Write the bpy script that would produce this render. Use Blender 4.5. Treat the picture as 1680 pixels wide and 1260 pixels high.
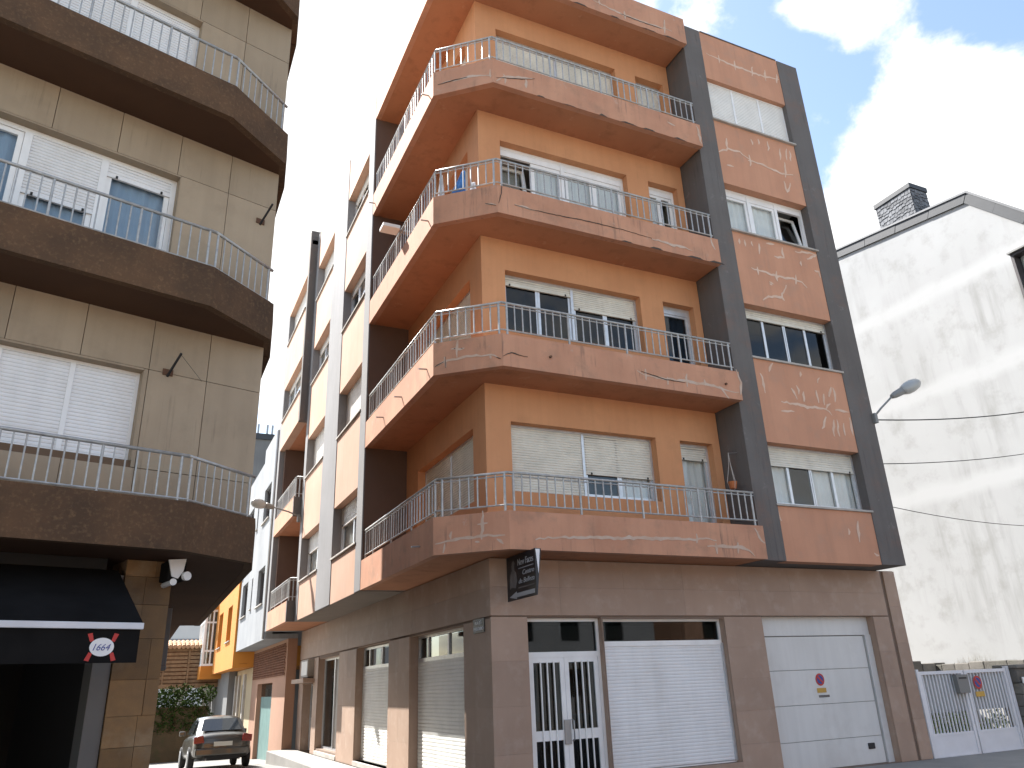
import bpy, bmesh, math, random
from mathutils import Vector, Matrix

# ------------------------------------------------------------------ camera, sky, sun, exposure
scene = bpy.context.scene
for ob in list(bpy.data.objects):
    bpy.data.objects.remove(ob)
COL = scene.collection
random.seed(7)

cam_data = bpy.data.cameras.new('camera')
cam_data.sensor_width = 36.0
cam_data.lens = 26.96
cam_data.clip_start = 0.05
cam_data.clip_end = 2000.0
cam = bpy.data.objects.new('camera', cam_data)
COL.objects.link(cam)
R_ = Vector((0.90631528, -0.42093012, -0.03755602))
U_ = Vector((-0.12240224, -0.34652518, 0.93002043))
F_ = Vector((0.40448772, 0.83829478, 0.36558385))
mw = Matrix.Identity(4)
for i in range(3):
    mw[i][0], mw[i][1], mw[i][2] = R_[i], U_[i], -F_[i]
mw[0][3], mw[1][3], mw[2][3] = -4.795, -11.001, 1.65
cam.matrix_world = mw
scene.camera = cam

SUN = Vector((-1.0, 1.8, 2.4)).normalized()
world = bpy.data.worlds.new('World')
scene.world = world
world.use_nodes = True
wn, wl = world.node_tree.nodes, world.node_tree.links
wn.clear()


def wnode(t, **kw):
    n = wn.new(t)
    for k, v in kw.items():
        setattr(n, k, v)
    return n


sky = wnode('ShaderNodeTexSky', sky_type='NISHITA', sun_disc=False)
sky.sun_elevation = math.asin(SUN.z)
sky.sun_rotation = math.atan2(SUN.x, SUN.y)
sky.altitude = 20
sky.air_density = 1.0
sky.dust_density = 1.2
sky.ozone_density = 1.0
tc = wnode('ShaderNodeTexCoord')
sep = wnode('ShaderNodeSeparateXYZ')
wl.new(tc.outputs['Generated'], sep.inputs[0])


def wmath(op, a, b=None, clamp=False):
    n = wnode('ShaderNodeMath', operation=op, use_clamp=clamp)
    for i, v in enumerate((a, b)):
        if v is None:
            continue
        if isinstance(v, (int, float)):
            n.inputs[i].default_value = v
        else:
            wl.new(v, n.inputs[i])
    return n.outputs[0]


# clouds: fractal noise on a plane above the place, with a few drifts of cloud and gaps of blue
comb = wnode('ShaderNodeMapping')
comb.inputs['Location'].default_value = (3.1, 1.7, .4)
comb.inputs['Scale'].default_value = (1, 1, 1.5)
wl.new(tc.outputs['Generated'], comb.inputs['Vector'])
nz = wnode('ShaderNodeTexNoise')
nz.inputs['Scale'].default_value = 4.2
nz.inputs['Detail'].default_value = 10.0
nz.inputs['Roughness'].default_value = 0.60
nz.inputs['Distortion'].default_value = 0.25
wl.new(comb.outputs[0], nz.inputs['Vector'])
dens = nz.outputs[0]
for d, size, amp in (((0.612, 0.492, 0.620), 0.130, -0.16), ((0.640, 0.394, 0.660), 0.055, 0.26), ((0.593, 0.430, 0.681), 0.040, 0.16), ((0.722, 0.383, 0.576), 0.060, 0.22), ((0.717, 0.432, 0.547), 0.050, 0.20), ((0.774, 0.384, 0.504), 0.090, 0.26), ((0.744, 0.475, 0.469), 0.100, 0.30), ((0.699, 0.539, 0.471), 0.070, 0.20), ((0.729, 0.326, 0.601), 0.060, -0.14), ((0.794, 0.395, 0.462), 0.030, -0.10), ((0.638, 0.486, 0.597), 0.020, 0.12), ((0.111, 0.906, 0.409), 0.200, -0.03), ((0.122, 0.761, 0.638), 0.300, 0.20), ((0.231, 0.678, 0.698), 0.250, 0.12)):
    vd = wnode('ShaderNodeVectorMath', operation='DISTANCE')
    wl.new(tc.outputs['Generated'], vd.inputs[0])
    vd.inputs[1].default_value = d
    q = wmath('DIVIDE', vd.outputs['Value'], size)
    g = wmath('EXPONENT', wmath('MULTIPLY', wmath('MULTIPLY', q, q), -1.0))
    dens = wmath('ADD', dens, wmath('MULTIPLY', g, amp))
mr = wnode('ShaderNodeMapRange', interpolation_type='SMOOTHSTEP')
mr.inputs['From Min'].default_value = 0.50
mr.inputs['From Max'].default_value = 0.64
wl.new(dens, mr.inputs['Value'])
mixc = wnode('ShaderNodeMix', data_type='RGBA')
wl.new(mr.outputs[0], mixc.inputs['Factor'])
tint = wnode('ShaderNodeMix', data_type='RGBA', blend_type='MULTIPLY')
tint.inputs['Factor'].default_value = 1.0
wl.new(sky.outputs[0], tint.inputs['A'])
tint.inputs['B'].default_value = (1.85, 1.78, 1.68, 1)
wl.new(tint.outputs['Result'], mixc.inputs['A'])
mixc.inputs['B'].default_value = (7.0, 7.0, 7.0, 1)
bg = wnode('ShaderNodeBackground')
bg.inputs['Strength'].default_value = 0.05
wl.new(mixc.outputs['Result'], bg.inputs['Color'])
wo = wnode('ShaderNodeOutputWorld')
wl.new(bg.outputs[0], wo.inputs['Surface'])

sun_data = bpy.data.lights.new('sun', 'SUN')
sun_data.energy = 4.0
sun_data.angle = math.radians(0.5)
sun_data.color = (1.0, 0.972, 0.93)
sun = bpy.data.objects.new('sun', sun_data)
COL.objects.link(sun)
sun.rotation_euler = SUN.to_track_quat('Z', 'Y').to_euler()
sun.location = SUN * 60

vs = scene.view_settings
vs.view_transform = 'Standard'
vs.look = 'None'
vs.gamma = 1.0
vs.use_curve_mapping = False
vs.exposure = 2.08
scene.render.engine = 'CYCLES'
scene.render.resolution_x, scene.render.resolution_y = 1024, 768

# ------------------------------------------------------------------ helpers


class Frame:
    """local axes on a wall: u along it, n out of it, z up"""

    def __init__(self, o, u, n):
        self.o, self.u, self.n = Vector((o[0], o[1], 0)), Vector((u[0], u[1], 0)).normalized(), Vector((n[0], n[1], 0)).normalized()

    def __call__(self, u, n, z):
        p = self.o + self.u * u + self.n * n
        return (p.x, p.y, z)


W = Frame((0, 0), (1, 0), (0, 1))           # world: u = x, n = y


class MB:
    def __init__(self):
        self.v, self.f, self.m = [], [], []

    def quad(self, pts, mi=0):
        b = len(self.v)
        self.v += [tuple(p) for p in pts]
        self.f.append(tuple(range(b, b + len(pts))))
        self.m.append(mi)
        return self

    def box(self, F, u0, u1, n0, n1, z0, z1, mi=0):
        b = len(self.v)
        for z in (z0, z1):
            for u, n in ((u0, n0), (u1, n0), (u1, n1), (u0, n1)):
                self.v.append(F(u, n, z))
        for f in ((0, 3, 2, 1), (4, 5, 6, 7), (0, 1, 5, 4), (1, 2, 6, 5), (2, 3, 7, 6), (3, 0, 4, 7)):
            self.f.append(tuple(b + i for i in f))
            self.m.append(mi)
        return self

    def prism(self, poly, z0, z1, mi=0, F=W):
        b, k = len(self.v), len(poly)
        for z in (z0, z1):
            for p in poly:
                self.v.append(F(p[0], p[1], z))
        self.f.append(tuple(b + i for i in reversed(range(k))))
        self.f.append(tuple(b + k + i for i in range(k)))
        self.m += [mi, mi]
        for i in range(k):
            j = (i + 1) % k
            self.f.append((b + i, b + j, b + k + j, b + k + i))
            self.m.append(mi)
        return self

    def slab(self, F, poly_uz, n0, n1, mi=0):
        """polygon in the wall plane (u,z) with thickness from n0 to n1"""
        b, k = len(self.v), len(poly_uz)
        for n in (n0, n1):
            for u, z in poly_uz:
                self.v.append(F(u, n, z))
        self.f.append(tuple(b + i for i in reversed(range(k))))
        self.f.append(tuple(b + k + i for i in range(k)))
        self.m += [mi, mi]
        for i in range(k):
            j = (i + 1) % k
            self.f.append((b + i, b + j, b + k + j, b + k + i))
            self.m.append(mi)
        return self

    def tube(self, pts, r, k=8, mi=0):
        pts = [Vector(p) for p in pts]
        b = len(self.v)
        L = len(pts)
        for i, p in enumerate(pts):
            t = (pts[min(i + 1, L - 1)] - pts[max(i - 1, 0)]).normalized()
            a = Vector((0, 0, 1)) if abs(t.z) < .9 else Vector((1, 0, 0))
            e1 = t.cross(a).normalized()
            e2 = t.cross(e1).normalized()
            rr = r[i] if isinstance(r, (list, tuple)) else r
            for j in range(k):
                an = 2 * math.pi * j / k
                self.v.append(tuple(p + e1 * rr * math.cos(an) + e2 * rr * math.sin(an)))
        for i in range(L - 1):
            for j in range(k):
                j2 = (j + 1) % k
                self.f.append((b + i * k + j, b + i * k + j2, b + (i + 1) * k + j2, b + (i + 1) * k + j))
                self.m.append(mi)
        self.f.append(tuple(b + j for j in reversed(range(k))))
        self.f.append(tuple(b + (L - 1) * k + j for j in range(k)))
        self.m += [mi, mi]
        return self

    def ribbon(self, F, pts, w, n0, n1, seed=0, mi=0):
        """a trowelled stroke along a polyline (u,z) on a wall"""
        rnd = random.Random(seed)
        fine = []
        for (a, c) in zip(pts[:-1], pts[1:]):
            d = math.hypot(c[0] - a[0], c[1] - a[1])
            k = max(2, int(d / .07))
            for i in range(k):
                t = i / k
                fine.append((a[0] + (c[0] - a[0]) * t, a[1] + (c[1] - a[1]) * t))
        fine.append(pts[-1])
        L = len(fine)
        top, bot = [], []
        for i, p in enumerate(fine):
            a, c = fine[max(i - 1, 0)], fine[min(i + 1, L - 1)]
            dx, dz = c[0] - a[0], c[1] - a[1]
            q = math.hypot(dx, dz) or 1
            nx, nzz = -dz / q, dx / q
            taper = min(1, .35 + 2.2 * min(i, L - 1 - i) / L)
            j = rnd.uniform(-.3, .3) * w
            w1, w2 = w * taper * rnd.uniform(.55, 1.35) * .5, w * taper * rnd.uniform(.55, 1.35) * .5
            top.append((p[0] + nx * (w1 + j), p[1] + nzz * (w1 + j)))
            bot.append((p[0] - nx * (w2 - j), p[1] - nzz * (w2 - j)))
        for i in range(L - 1):
            self.slab(F, [bot[i], bot[i + 1], top[i + 1], top[i]], n0, n1, mi)
        return self

    def sphere(self, c, rx, ry, rz, seg=10, rings=6, mi=0):
        b = len(self.v)
        for i in range(rings + 1):
            th = math.pi * i / rings
            for j in range(seg):
                ph = 2 * math.pi * j / seg
                self.v.append((c[0] + rx * math.sin(th) * math.cos(ph), c[1] + ry * math.sin(th) * math.sin(ph), c[2] + rz * math.cos(th)))
        for i in range(rings):
            for j in range(seg):
                j2 = (j + 1) % seg
                self.f.append((b + i * seg + j, b + i * seg + j2, b + (i + 1) * seg + j2, b + (i + 1) * seg + j))
                self.m.append(mi)
        return self

    def build(self, name, mats, parent=None, smooth=False, bevel=0.0, kind=None, flip=True):
        me = bpy.data.meshes.new(name)
        me.from_pydata(self.v, [], self.f)
        if not isinstance(mats, (list, tuple)):
            mats = [mats]
        for m in mats:
            me.materials.append(m)
        me.polygons.foreach_set('material_index', self.m)
        if flip:
            bm = bmesh.new()
            bm.from_mesh(me)
            bmesh.ops.recalc_face_normals(bm, faces=bm.faces)
            if bevel > 0:
                bmesh.ops.remove_doubles(bm, verts=bm.verts, dist=1e-5)
                bmesh.ops.bevel(bm, geom=[e for e in bm.edges if len(e.link_faces) == 2 and e.calc_face_angle(0) > .6],
                                offset=bevel, segments=2, profile=.6, affect='EDGES', clamp_overlap=True)
            bm.to_mesh(me)
            bm.free()
        if smooth:
            me.polygons.foreach_set('use_smooth', [True] * len(me.polygons))
        me.update()
        return link(name, me, parent, kind)


def link(name, me, parent=None, kind=None):
    o = bpy.data.objects.new(name, me)
    COL.objects.link(o)
    if parent is not None:
        o.parent = parent
    if kind:
        o['kind'] = kind
    return o


def thing(name, label, cat, loc=(0, 0, 0), rz=0.0, group=None):
    o = bpy.data.objects.new(name, None)
    o.empty_display_size = .2
    COL.objects.link(o)
    o.location = loc
    o.rotation_euler = (0, 0, rz)
    return tag(o, label, cat, group)


def tag(o, label, cat, group=None):
    o['label'] = label
    o['category'] = cat
    if group:
        o['group'] = group
    return o


def wall_mb(F, u0, u1, z0, z1, nb, nf, ops=()):
    """wall with rectangular openings (a,b,c,d) = u range, z range"""
    mb = MB()
    us = sorted({u0, u1, *[v for o in ops for v in o[:2] if u0 < v < u1]})
    zs = sorted({z0, z1, *[v for o in ops for v in o[2:4] if z0 < v < z1]})

    def solid(i, j):
        if i < 0 or j < 0 or i >= len(us) - 1 or j >= len(zs) - 1:
            return False
        cu, cz = (us[i] + us[i + 1]) / 2, (zs[j] + zs[j + 1]) / 2
        return not any(o[0] < cu < o[1] and o[2] < cz < o[3] for o in ops)

    for i in range(len(us) - 1):
        for j in range(len(zs) - 1):
            if not solid(i, j):
                continue
            a, b, c, d = us[i], us[i + 1], zs[j], zs[j + 1]
            mb.quad([F(a, nf, c), F(b, nf, c), F(b, nf, d), F(a, nf, d)])
            mb.quad([F(a, nb, c), F(a, nb, d), F(b, nb, d), F(b, nb, c)])
            if not solid(i - 1, j):
                mb.quad([F(a, nb, c), F(a, nf, c), F(a, nf, d), F(a, nb, d)])
            if not solid(i + 1, j):
                mb.quad([F(b, nb, c), F(b, nb, d), F(b, nf, d), F(b, nf, c)])
            if not solid(i, j - 1):
                mb.quad([F(a, nb, c), F(b, nb, c), F(b, nf, c), F(a, nf, c)])
            if not solid(i, j + 1):
                mb.quad([F(a, nb, d), F(a, nf, d), F(b, nf, d), F(b, nb, d)])
    # weld
    key, vv, remap = {}, [], []
    for p in mb.v:
        k = tuple(round(c, 5) for c in p)
        if k not in key:
            key[k] = len(vv)
            vv.append(p)
        remap.append(key[k])
    mb.v = vv
    mb.f = [tuple(remap[i] for i in f) for f in mb.f]
    return mb


def text_mesh(F, txt, u, z, h, n, mat, parent, name='lettering', width=None, shear=0.0, thick=0.002, align='LEFT'):
    cu = bpy.data.curves.new('text', 'FONT')
    cu.body = txt
    cu.size = h * 1.4
    cu.shear = shear
    cu.resolution_u = 3
    cu.extrude = thick
    to = bpy.data.objects.new('text', cu)
    COL.objects.link(to)
    dg = bpy.context.evaluated_depsgraph_get()
    me = bpy.data.meshes.new_from_object(to.evaluated_get(dg))
    bpy.data.objects.remove(to)
    xs = [v.co.x for v in me.vertices]
    x0, x1 = min(xs), max(xs)
    sx = (width / (x1 - x0)) if width else 1.0
    off = {'LEFT': x0, 'CENTER': (x0 + x1) / 2}[align]
    for v in me.vertices:
        v.co = F(u + (v.co.x - off) * sx, n + thick + v.co.z, z + v.co.y)
    me.materials.clear()
    me.materials.append(mat)
    me.name = name
    return link(name, me, parent)


# ------------------------------------------------------------------ materials
def new_mat(name):
    m = bpy.data.materials.new(name)
    m.use_nodes = True
    nt = m.node_tree
    return m, nt, nt.nodes['Principled BSDF']


def noise(nt, vec, scale, detail=4, rough=.55):
    n = nt.nodes.new('ShaderNodeTexNoise')
    n.inputs['Scale'].default_value = scale
    n.inputs['Detail'].default_value = detail
    n.inputs['Roughness'].default_value = rough
    if vec is not None:
        nt.links.new(vec, n.inputs['Vector'])
    return n.outputs[0]


def ramp(nt, fac, lo, hi, a, b):
    n = nt.nodes.new('ShaderNodeMapRange')
    n.inputs['From Min'].default_value, n.inputs['From Max'].default_value = lo, hi
    n.inputs['To Min'].default_value, n.inputs['To Max'].default_value = a, b
    nt.links.new(fac, n.inputs['Value'])
    return n.outputs[0]


def mixcol(nt, fac, a, b, mode='MIX'):
    n = nt.nodes.new('ShaderNodeMix')
    n.data_type = 'RGBA'
    n.blend_type = mode
    for key, v in (('Factor', fac), ('A', a), ('B', b)):
        s = n.inputs[key]
        if isinstance(v, (int, float)):
            s.default_value = v
        elif isinstance(v, (tuple, list)):
            s.default_value = (*v[:3], 1)
        else:
            nt.links.new(v, s)
    return n.outputs['Result']


def mapped(nt, scale=(1, 1, 1), coord='Object'):
    t = nt.nodes.new('ShaderNodeTexCoord')
    mp = nt.nodes.new('ShaderNodeMapping')
    mp.inputs['Scale'].default_value = scale
    nt.links.new(t.outputs[coord], mp.inputs['Vector'])
    return mp.outputs[0]


def surf(name, col, col2=None, rough=.85, patch=.8, streak=.25, grain=140, bump=.15, spec=.3, dirt=None, dirt_amt=.35, rand=0.0, dirt_scale=2.2, metal=0.0, runs=None, runs_amt=.5, blot=None):
    """weathered surface: broad patches, rain streaks, fine grain"""
    m, nt, b = new_mat(name)
    v = mapped(nt)
    col2 = col2 or tuple(c * .8 for c in col)
    c = mixcol(nt, ramp(nt, noise(nt, v, patch, 5), .35, .68, 0, 1), col, col2)
    if dirt:
        f = ramp(nt, noise(nt, v, dirt_scale, 8, .65), .52, .74, 0, dirt_amt)
        c = mixcol(nt, f, c, dirt)
    if streak:
        sv = mapped(nt, (7, 7, .35))
        f = ramp(nt, noise(nt, sv, 1.0, 4), .45, .75, 0, streak)
        c = mixcol(nt, f, c, tuple(x * .62 for x in col))
    if runs:
        # narrow dark runs left by rain, broken up so that only some places have them
        f = ramp(nt, noise(nt, mapped(nt, (16, 16, .8)), 1.0, 5, .6), .56, .70, 0, runs_amt)
        g2 = ramp(nt, noise(nt, mapped(nt, (1.1, 1.1, 1.6)), 1.0, 3), .48, .62, 0, 1)
        mu = nt.nodes.new('ShaderNodeMath')
        mu.operation = 'MULTIPLY'
        nt.links.new(f, mu.inputs[0])
        nt.links.new(g2, mu.inputs[1])
        c = mixcol(nt, mu.outputs[0], c, runs)
    if blot:
        # pale worn blotches with a hard edge, as where paint has gone
        f = ramp(nt, noise(nt, v, 3.4, 9, .68), .63, .67, 0, .55)
        c = mixcol(nt, f, c, blot)
    if grain:
        g = noise(nt, v, grain, 3)
        c = mixcol(nt, ramp(nt, g, .3, .7, 0, .22), c, tuple(x * .6 for x in col))
        bp = nt.nodes.new('ShaderNodeBump')
        bp.inputs['Strength'].default_value = bump
        bp.inputs['Distance'].default_value = .01
        nt.links.new(g, bp.inputs['Height'])
        nt.links.new(bp.outputs[0], b.inputs['Normal'])
    if rand:
        oi = nt.nodes.new('ShaderNodeObjectInfo')
        k = ramp(nt, oi.outputs['Random'], 0, 1, 1 - rand, 1 + rand * .6)
        vm = nt.nodes.new('ShaderNodeVectorMath')
        vm.operation = 'SCALE'
        nt.links.new(c, vm.inputs[0])
        nt.links.new(k, vm.inputs['Scale'])
        c = vm.outputs[0]
    nt.links.new(c, b.inputs['Base Color'])
    b.inputs['Roughness'].default_value = rough
    b.inputs['Specular IOR Level'].default_value = spec
    b.inputs['Metallic'].default_value = metal
    return m


def plain(name, col, rough=.5, spec=.4, metal=0.0, var=.12, scale=3.0):
    m, nt, b = new_mat(name)
    v = mapped(nt)
    c = mixcol(nt, ramp(nt, noise(nt, v, scale, 5), .35, .7, 0, 1), col, tuple(x * (1 - var) for x in col))
    nt.links.new(c, b.inputs['Base Color'])
    b.inputs['Roughness'].default_value = rough
    b.inputs['Specular IOR Level'].default_value = spec
    b.inputs['Metallic'].default_value = metal
    return m


def glass_mat(name, tint, rough=.02):
    m, nt, b = new_mat(name)
    nt.nodes.remove(b)
    out = nt.nodes['Material Output']
    tr = nt.nodes.new('ShaderNodeBsdfTransparent')
    tr.inputs[0].default_value = (*tint, 1)
    gl = nt.nodes.new('ShaderNodeBsdfGlossy')
    gl.inputs['Roughness'].default_value = rough
    fr = nt.nodes.new('ShaderNodeLayerWeight')
    fr.inputs['Blend'].default_value = .5
    pw = nt.nodes.new('ShaderNodeMath')
    pw.operation = 'POWER'
    nt.links.new(fr.outputs['Facing'], pw.inputs[0])
    pw.inputs[1].default_value = 4.0
    bp = nt.nodes.new('ShaderNodeBump')
    bp.inputs['Strength'].default_value = .02
    nt.links.new(noise(nt, mapped(nt), 1.6, 1), bp.inputs['Height'])
    nt.links.new(bp.outputs[0], gl.inputs['Normal'])
    mx = nt.nodes.new('ShaderNodeMixShader')
    nt.links.new(ramp(nt, pw.outputs[0], 0, 1, .035, .6), mx.inputs[0])
    nt.links.new(tr.outputs[0], mx.inputs[1])
    nt.links.new(gl.outputs[0], mx.inputs[2])
    nt.links.new(mx.outputs[0], out.inputs['Surface'])
    return m


M = {}
M['orange_sunlit'] = surf('sunlit_render', (.50, .325, .235), (.45, .28, .195), patch=.9, streak=.25, dirt=(.40, .30, .24), dirt_amt=.5, runs=(.30, .22, .17), runs_amt=.35)  # paler copy of the orange: bleaching by sunlight put into the side-street panels' colour
M['orange_bay'] = surf('faded_orange_render', (.55, .285, .178), (.48, .24, .148), patch=1.1, streak=.28, dirt=(.40, .27, .20), dirt_amt=.5, runs=(.30, .19, .14), runs_amt=.35)
M['orange'] = surf('orange_render', (.60, .295, .145), (.52, .245, .118), patch=.8, streak=.22, dirt=(.40, .20, .10), dirt_amt=.4, runs=(.33, .17, .09), runs_amt=.3)
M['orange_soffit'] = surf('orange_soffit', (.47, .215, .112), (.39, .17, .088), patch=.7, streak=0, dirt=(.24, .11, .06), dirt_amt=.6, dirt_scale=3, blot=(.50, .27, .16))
M['orange_parapet'] = surf('orange_parapet', (.54, .285, .18), (.44, .22, .138), patch=1.2, streak=.3, dirt=(.26, .17, .12), dirt_amt=.65, dirt_scale=2.8, runs=(.14, .10, .08), runs_amt=.75, blot=(.46, .33, .26))
M['grey'] = surf('dark_grey_render', (.142, .13, .122), (.118, .106, .098), patch=.9, streak=.3, dirt=(.20, .12, .09), dirt_amt=.55, grain=60, runs=(.07, .063, .06), runs_amt=.6, blot=(.19, .175, .165))
M['grey_light'] = surf('grey_render', (.24, .235, .235), (.20, .195, .195), patch=.8, streak=.25, runs=(.13, .125, .12), runs_amt=.5)
M['filler'] = surf('filler', (.63, .47, .37), (.56, .37, .265), patch=6, streak=0, grain=80)
M['filler_grey'] = surf('grey_filler', (.52, .41, .335), (.47, .31, .22), patch=5, streak=0, grain=80)
M['crack'] = plain('crack', (.07, .055, .045), .95)
M['stone'] = surf('brown_granite', (.40, .285, .215), (.34, .235, .175), patch=1.2, streak=.15, grain=220, bump=.05, rough=.6, dirt=(.50, .40, .33), dirt_amt=.6, rand=.10, dirt_scale=3)
M['joint'] = plain('joint', (.20, .145, .11), .95)
M['alu'] = plain('aluminium', (.62, .63, .64), .38, .5, .55, .15, 8)
M['alu_rail'] = plain('aluminium_rail', (.44, .435, .42), .42, .5, .35, .35, 12)
M['white_frame'] = plain('white_frame', (.72, .71, .68), .45)
M['white_pvc'] = plain('white_pvc', (.80, .80, .79), .4)
M['shutter_cream'] = plain('cream_shutter', (.67, .645, .56), .55, var=.2)
M['shutter_white'] = plain('white_shutter', (.74, .73, .69), .5, var=.12)
M['shop_white'] = surf('shop_shutter_white', (.76, .765, .77), (.70, .70, .70), rough=.42, patch=1.1, streak=.18, grain=0, dirt=(.58, .56, .53), dirt_amt=.45, dirt_scale=1.6)
M['garage_white'] = surf('garage_white', (.64, .64, .62), (.59, .59, .57), rough=.42, patch=.9, streak=.2, grain=0, dirt=(.46, .44, .41), dirt_amt=.45, dirt_scale=1.3)
M['glass'] = glass_mat('window_glass', (.93, .95, .95))
M['glass_dark'] = glass_mat('dark_glass', (.45, .48, .5))
M['interior'] = plain('interior', (.34, .32, .29), .9)
M['curtain'] = plain('curtain', (.72, .71, .68), .9, .1)
M['curtain_blue'] = plain('blue_curtain', (.28, .36, .46), .9, .1)
M['drape_warm'] = plain('warm_drape', (.42, .20, .09), .9, .1, var=.5, scale=6)
M['black'] = plain('black_metal', (.02, .02, .022), .5)
M['rubber'] = plain('rubber', (.025, .025, .025), .8)
M['steel'] = plain('steel', (.35, .35, .35), .4, .5, .7)
M['rust'] = plain('rusty_iron', (.12, .06, .035), .85)
M['sill'] = plain('stone_sill', (.42, .39, .35), .8, var=.3)

BAY_STROKES = [[(5.52, 15.09), (5.88, 15.05), (6.36, 15.02), (6.85, 15.03), (7.28, 15.04), (7.73, 15.1)], [(5.89, 15.18), (5.88, 14.93)], [(6.37, 15.19), (6.35, 14.9)], [(6.9, 15.21), (6.87, 14.9)], [(7.31, 15.26), (7.27, 14.91)], [(7.68, 15.26), (7.64, 14.96)], [(5.41, 15.26), (5.4, 15.01)], [(5.41, 12.27), (5.69, 12.45), (6.02, 12.45), (6.26, 12.33)], [(6.22, 12.29), (6.65, 12.29), (7.11, 12.2), (7.54, 12.26)], [(5.7, 12.73), (5.66, 12.38)], [(6.3, 12.45), (6.26, 12.14)], [(7.36, 12.56), (7.29, 12.12)], [(7.28, 12.93), (7.24, 12.59)], [(7.49, 12.99), (7.44, 12.65)], [(7.59, 12.95), (7.55, 12.65)], [(6.66, 13.0), (6.66, 12.85)], [(6.94, 13.02), (6.91, 12.75)], [(6.44, 12.93), (6.44, 12.77)], [(7.2, 12.01), (7.24, 11.72), (7.41, 12.0)], [(5.58, 11.97), (5.77, 11.99)], [(5.57, 10.12), (5.57, 9.98)], [(5.73, 10.12), (5.72, 9.96)], [(5.9, 10.13), (5.9, 10.01)], [(6.1, 10.12), (6.07, 9.85)], [(6.48, 9.89), (6.75, 9.92), (6.75, 10.18)], [(6.31, 10.16), (6.54, 10.19)], [(7.12, 10.14), (7.54, 10.21), (7.75, 10.22)], [(7.43, 10.02), (7.76, 10.2)], [(5.77, 9.46), (6.07, 9.44), (6.44, 9.41), (6.83, 9.43), (7.15, 9.41), (7.26, 9.29)], [(5.94, 9.53), (5.92, 9.34)], [(6.46, 9.53), (6.43, 9.28)], [(6.99, 9.56), (6.96, 9.31)], [(7.59, 9.78), (7.71, 9.78), (7.71, 9.63)], [(6.2, 9.22), (6.3, 9.18)], [(7.22, 9.94), (7.22, 9.81)], [(5.93, 8.75), (6.11, 8.86), (6.47, 8.93), (6.66, 9.24)], [(6.47, 8.94), (6.54, 8.85)], [(6.21, 9.21), (6.26, 9.15)], [(5.54, 7.09), (5.58, 6.85), (5.57, 6.68)], [(5.89, 7.36), (5.76, 7.15)], [(6.59, 7.27), (6.58, 7.15)], [(7.09, 7.21), (7.01, 7.08)], [(6.28, 6.88), (6.39, 6.65)], [(6.43, 6.95), (6.44, 6.76)], [(6.58, 6.84), (6.55, 6.62)], [(6.93, 6.91), (6.95, 6.64)], [(7.12, 6.86), (7.09, 6.61)], [(7.36, 7.04), (7.25, 6.81)], [(7.43, 7.03), (7.42, 6.72)], [(5.95, 6.54), (6.37, 6.56), (6.6, 6.5), (7.1, 6.55), (7.24, 6.41)], [(5.9, 6.34), (6.24, 6.39)], [(7.1, 6.54), (7.25, 6.68)], [(7.35, 6.55), (7.74, 6.55)], [(7.08, 6.36), (6.9, 6.09)], [(7.25, 6.33), (7.18, 5.97)], [(7.35, 6.34), (7.32, 5.98)], [(7.5, 6.28), (7.48, 6.02)], [(7.71, 6.42), (7.71, 6.04)], [(5.38, 4.44), (5.44, 4.21)], [(7.35, 4.31), (7.31, 3.9)], [(7.08, 4.15), (7.07, 4.03)], [(7.62, 3.71), (7.74, 3.66)]]
FRONT_STROKES = [[(2.56, 6.68), (2.74, 6.61), (3.16, 6.6), (3.6, 6.61), (3.99, 6.61), (4.45, 6.57), (4.79, 6.54)], [(4.34, 6.61), (4.53, 6.39)], [(2.74, 6.73), (2.73, 6.51)], [(3.62, 6.76), (3.61, 6.5)], [(3.19, 6.64), (3.19, 6.49)], [(4.01, 6.7), (4.01, 6.58)], [(4.81, 7.01), (4.88, 6.75), (4.84, 6.5)], [(0.41, 3.66), (0.92, 3.71), (1.64, 3.73), (2.29, 3.75), (3.03, 3.77), (3.8, 3.79)], [(3.4, 3.87), (3.39, 3.71)], [(3.59, 3.66), (3.78, 3.68), (4.25, 3.69), (4.47, 3.63), (4.57, 3.53)], [(3.79, 3.73), (3.77, 3.55)], [(4.26, 3.76), (4.23, 3.57)], [(4.68, 4.03), (4.74, 3.87), (4.84, 3.76)], [(0.06, 12.19), (0.21, 12.36), (0.54, 12.45), (0.83, 12.53)], [(0.23, 12.42), (0.24, 12.2)], [(0.69, 12.48), (0.69, 12.25)], [(3.99, 12.53), (4.17, 12.46)], [(4.77, 12.66), (4.83, 12.21)], [(2.43, 15.26), (3.1, 15.16), (3.63, 15.15), (4.29, 15.2), (4.48, 15.21)], [(4.3, 15.48), (4.27, 15.05)], [(2.58, 15.33), (2.59, 15.19)], [(3.23, 15.28), (3.23, 15.05)], [(0.32, 9.52), (0.72, 9.5)], [(3.22, 9.5), (3.58, 9.46), (4.01, 9.48), (4.16, 9.42)], [(4.67, 9.84), (4.74, 9.59)]]
FRONT_CRACKS = [[(0.06, 12.28), (0.3, 12.35), (0.59, 12.43), (0.88, 12.54)], [(0.09, 9.89), (0.07, 9.69), (0.01, 9.47)], [(0.32, 9.51), (0.72, 9.5), (1.36, 9.52), (1.83, 9.54), (2.56, 9.54), (3.22, 9.5)], [(3.1, 15.15), (3.63, 15.14), (4.17, 15.16)], [(-0.02, 6.56), (0.14, 6.65), (0.25, 6.63), (0.43, 6.61)], [(2.64, 6.67), (3.16, 6.58), (3.57, 6.58)]]
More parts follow.
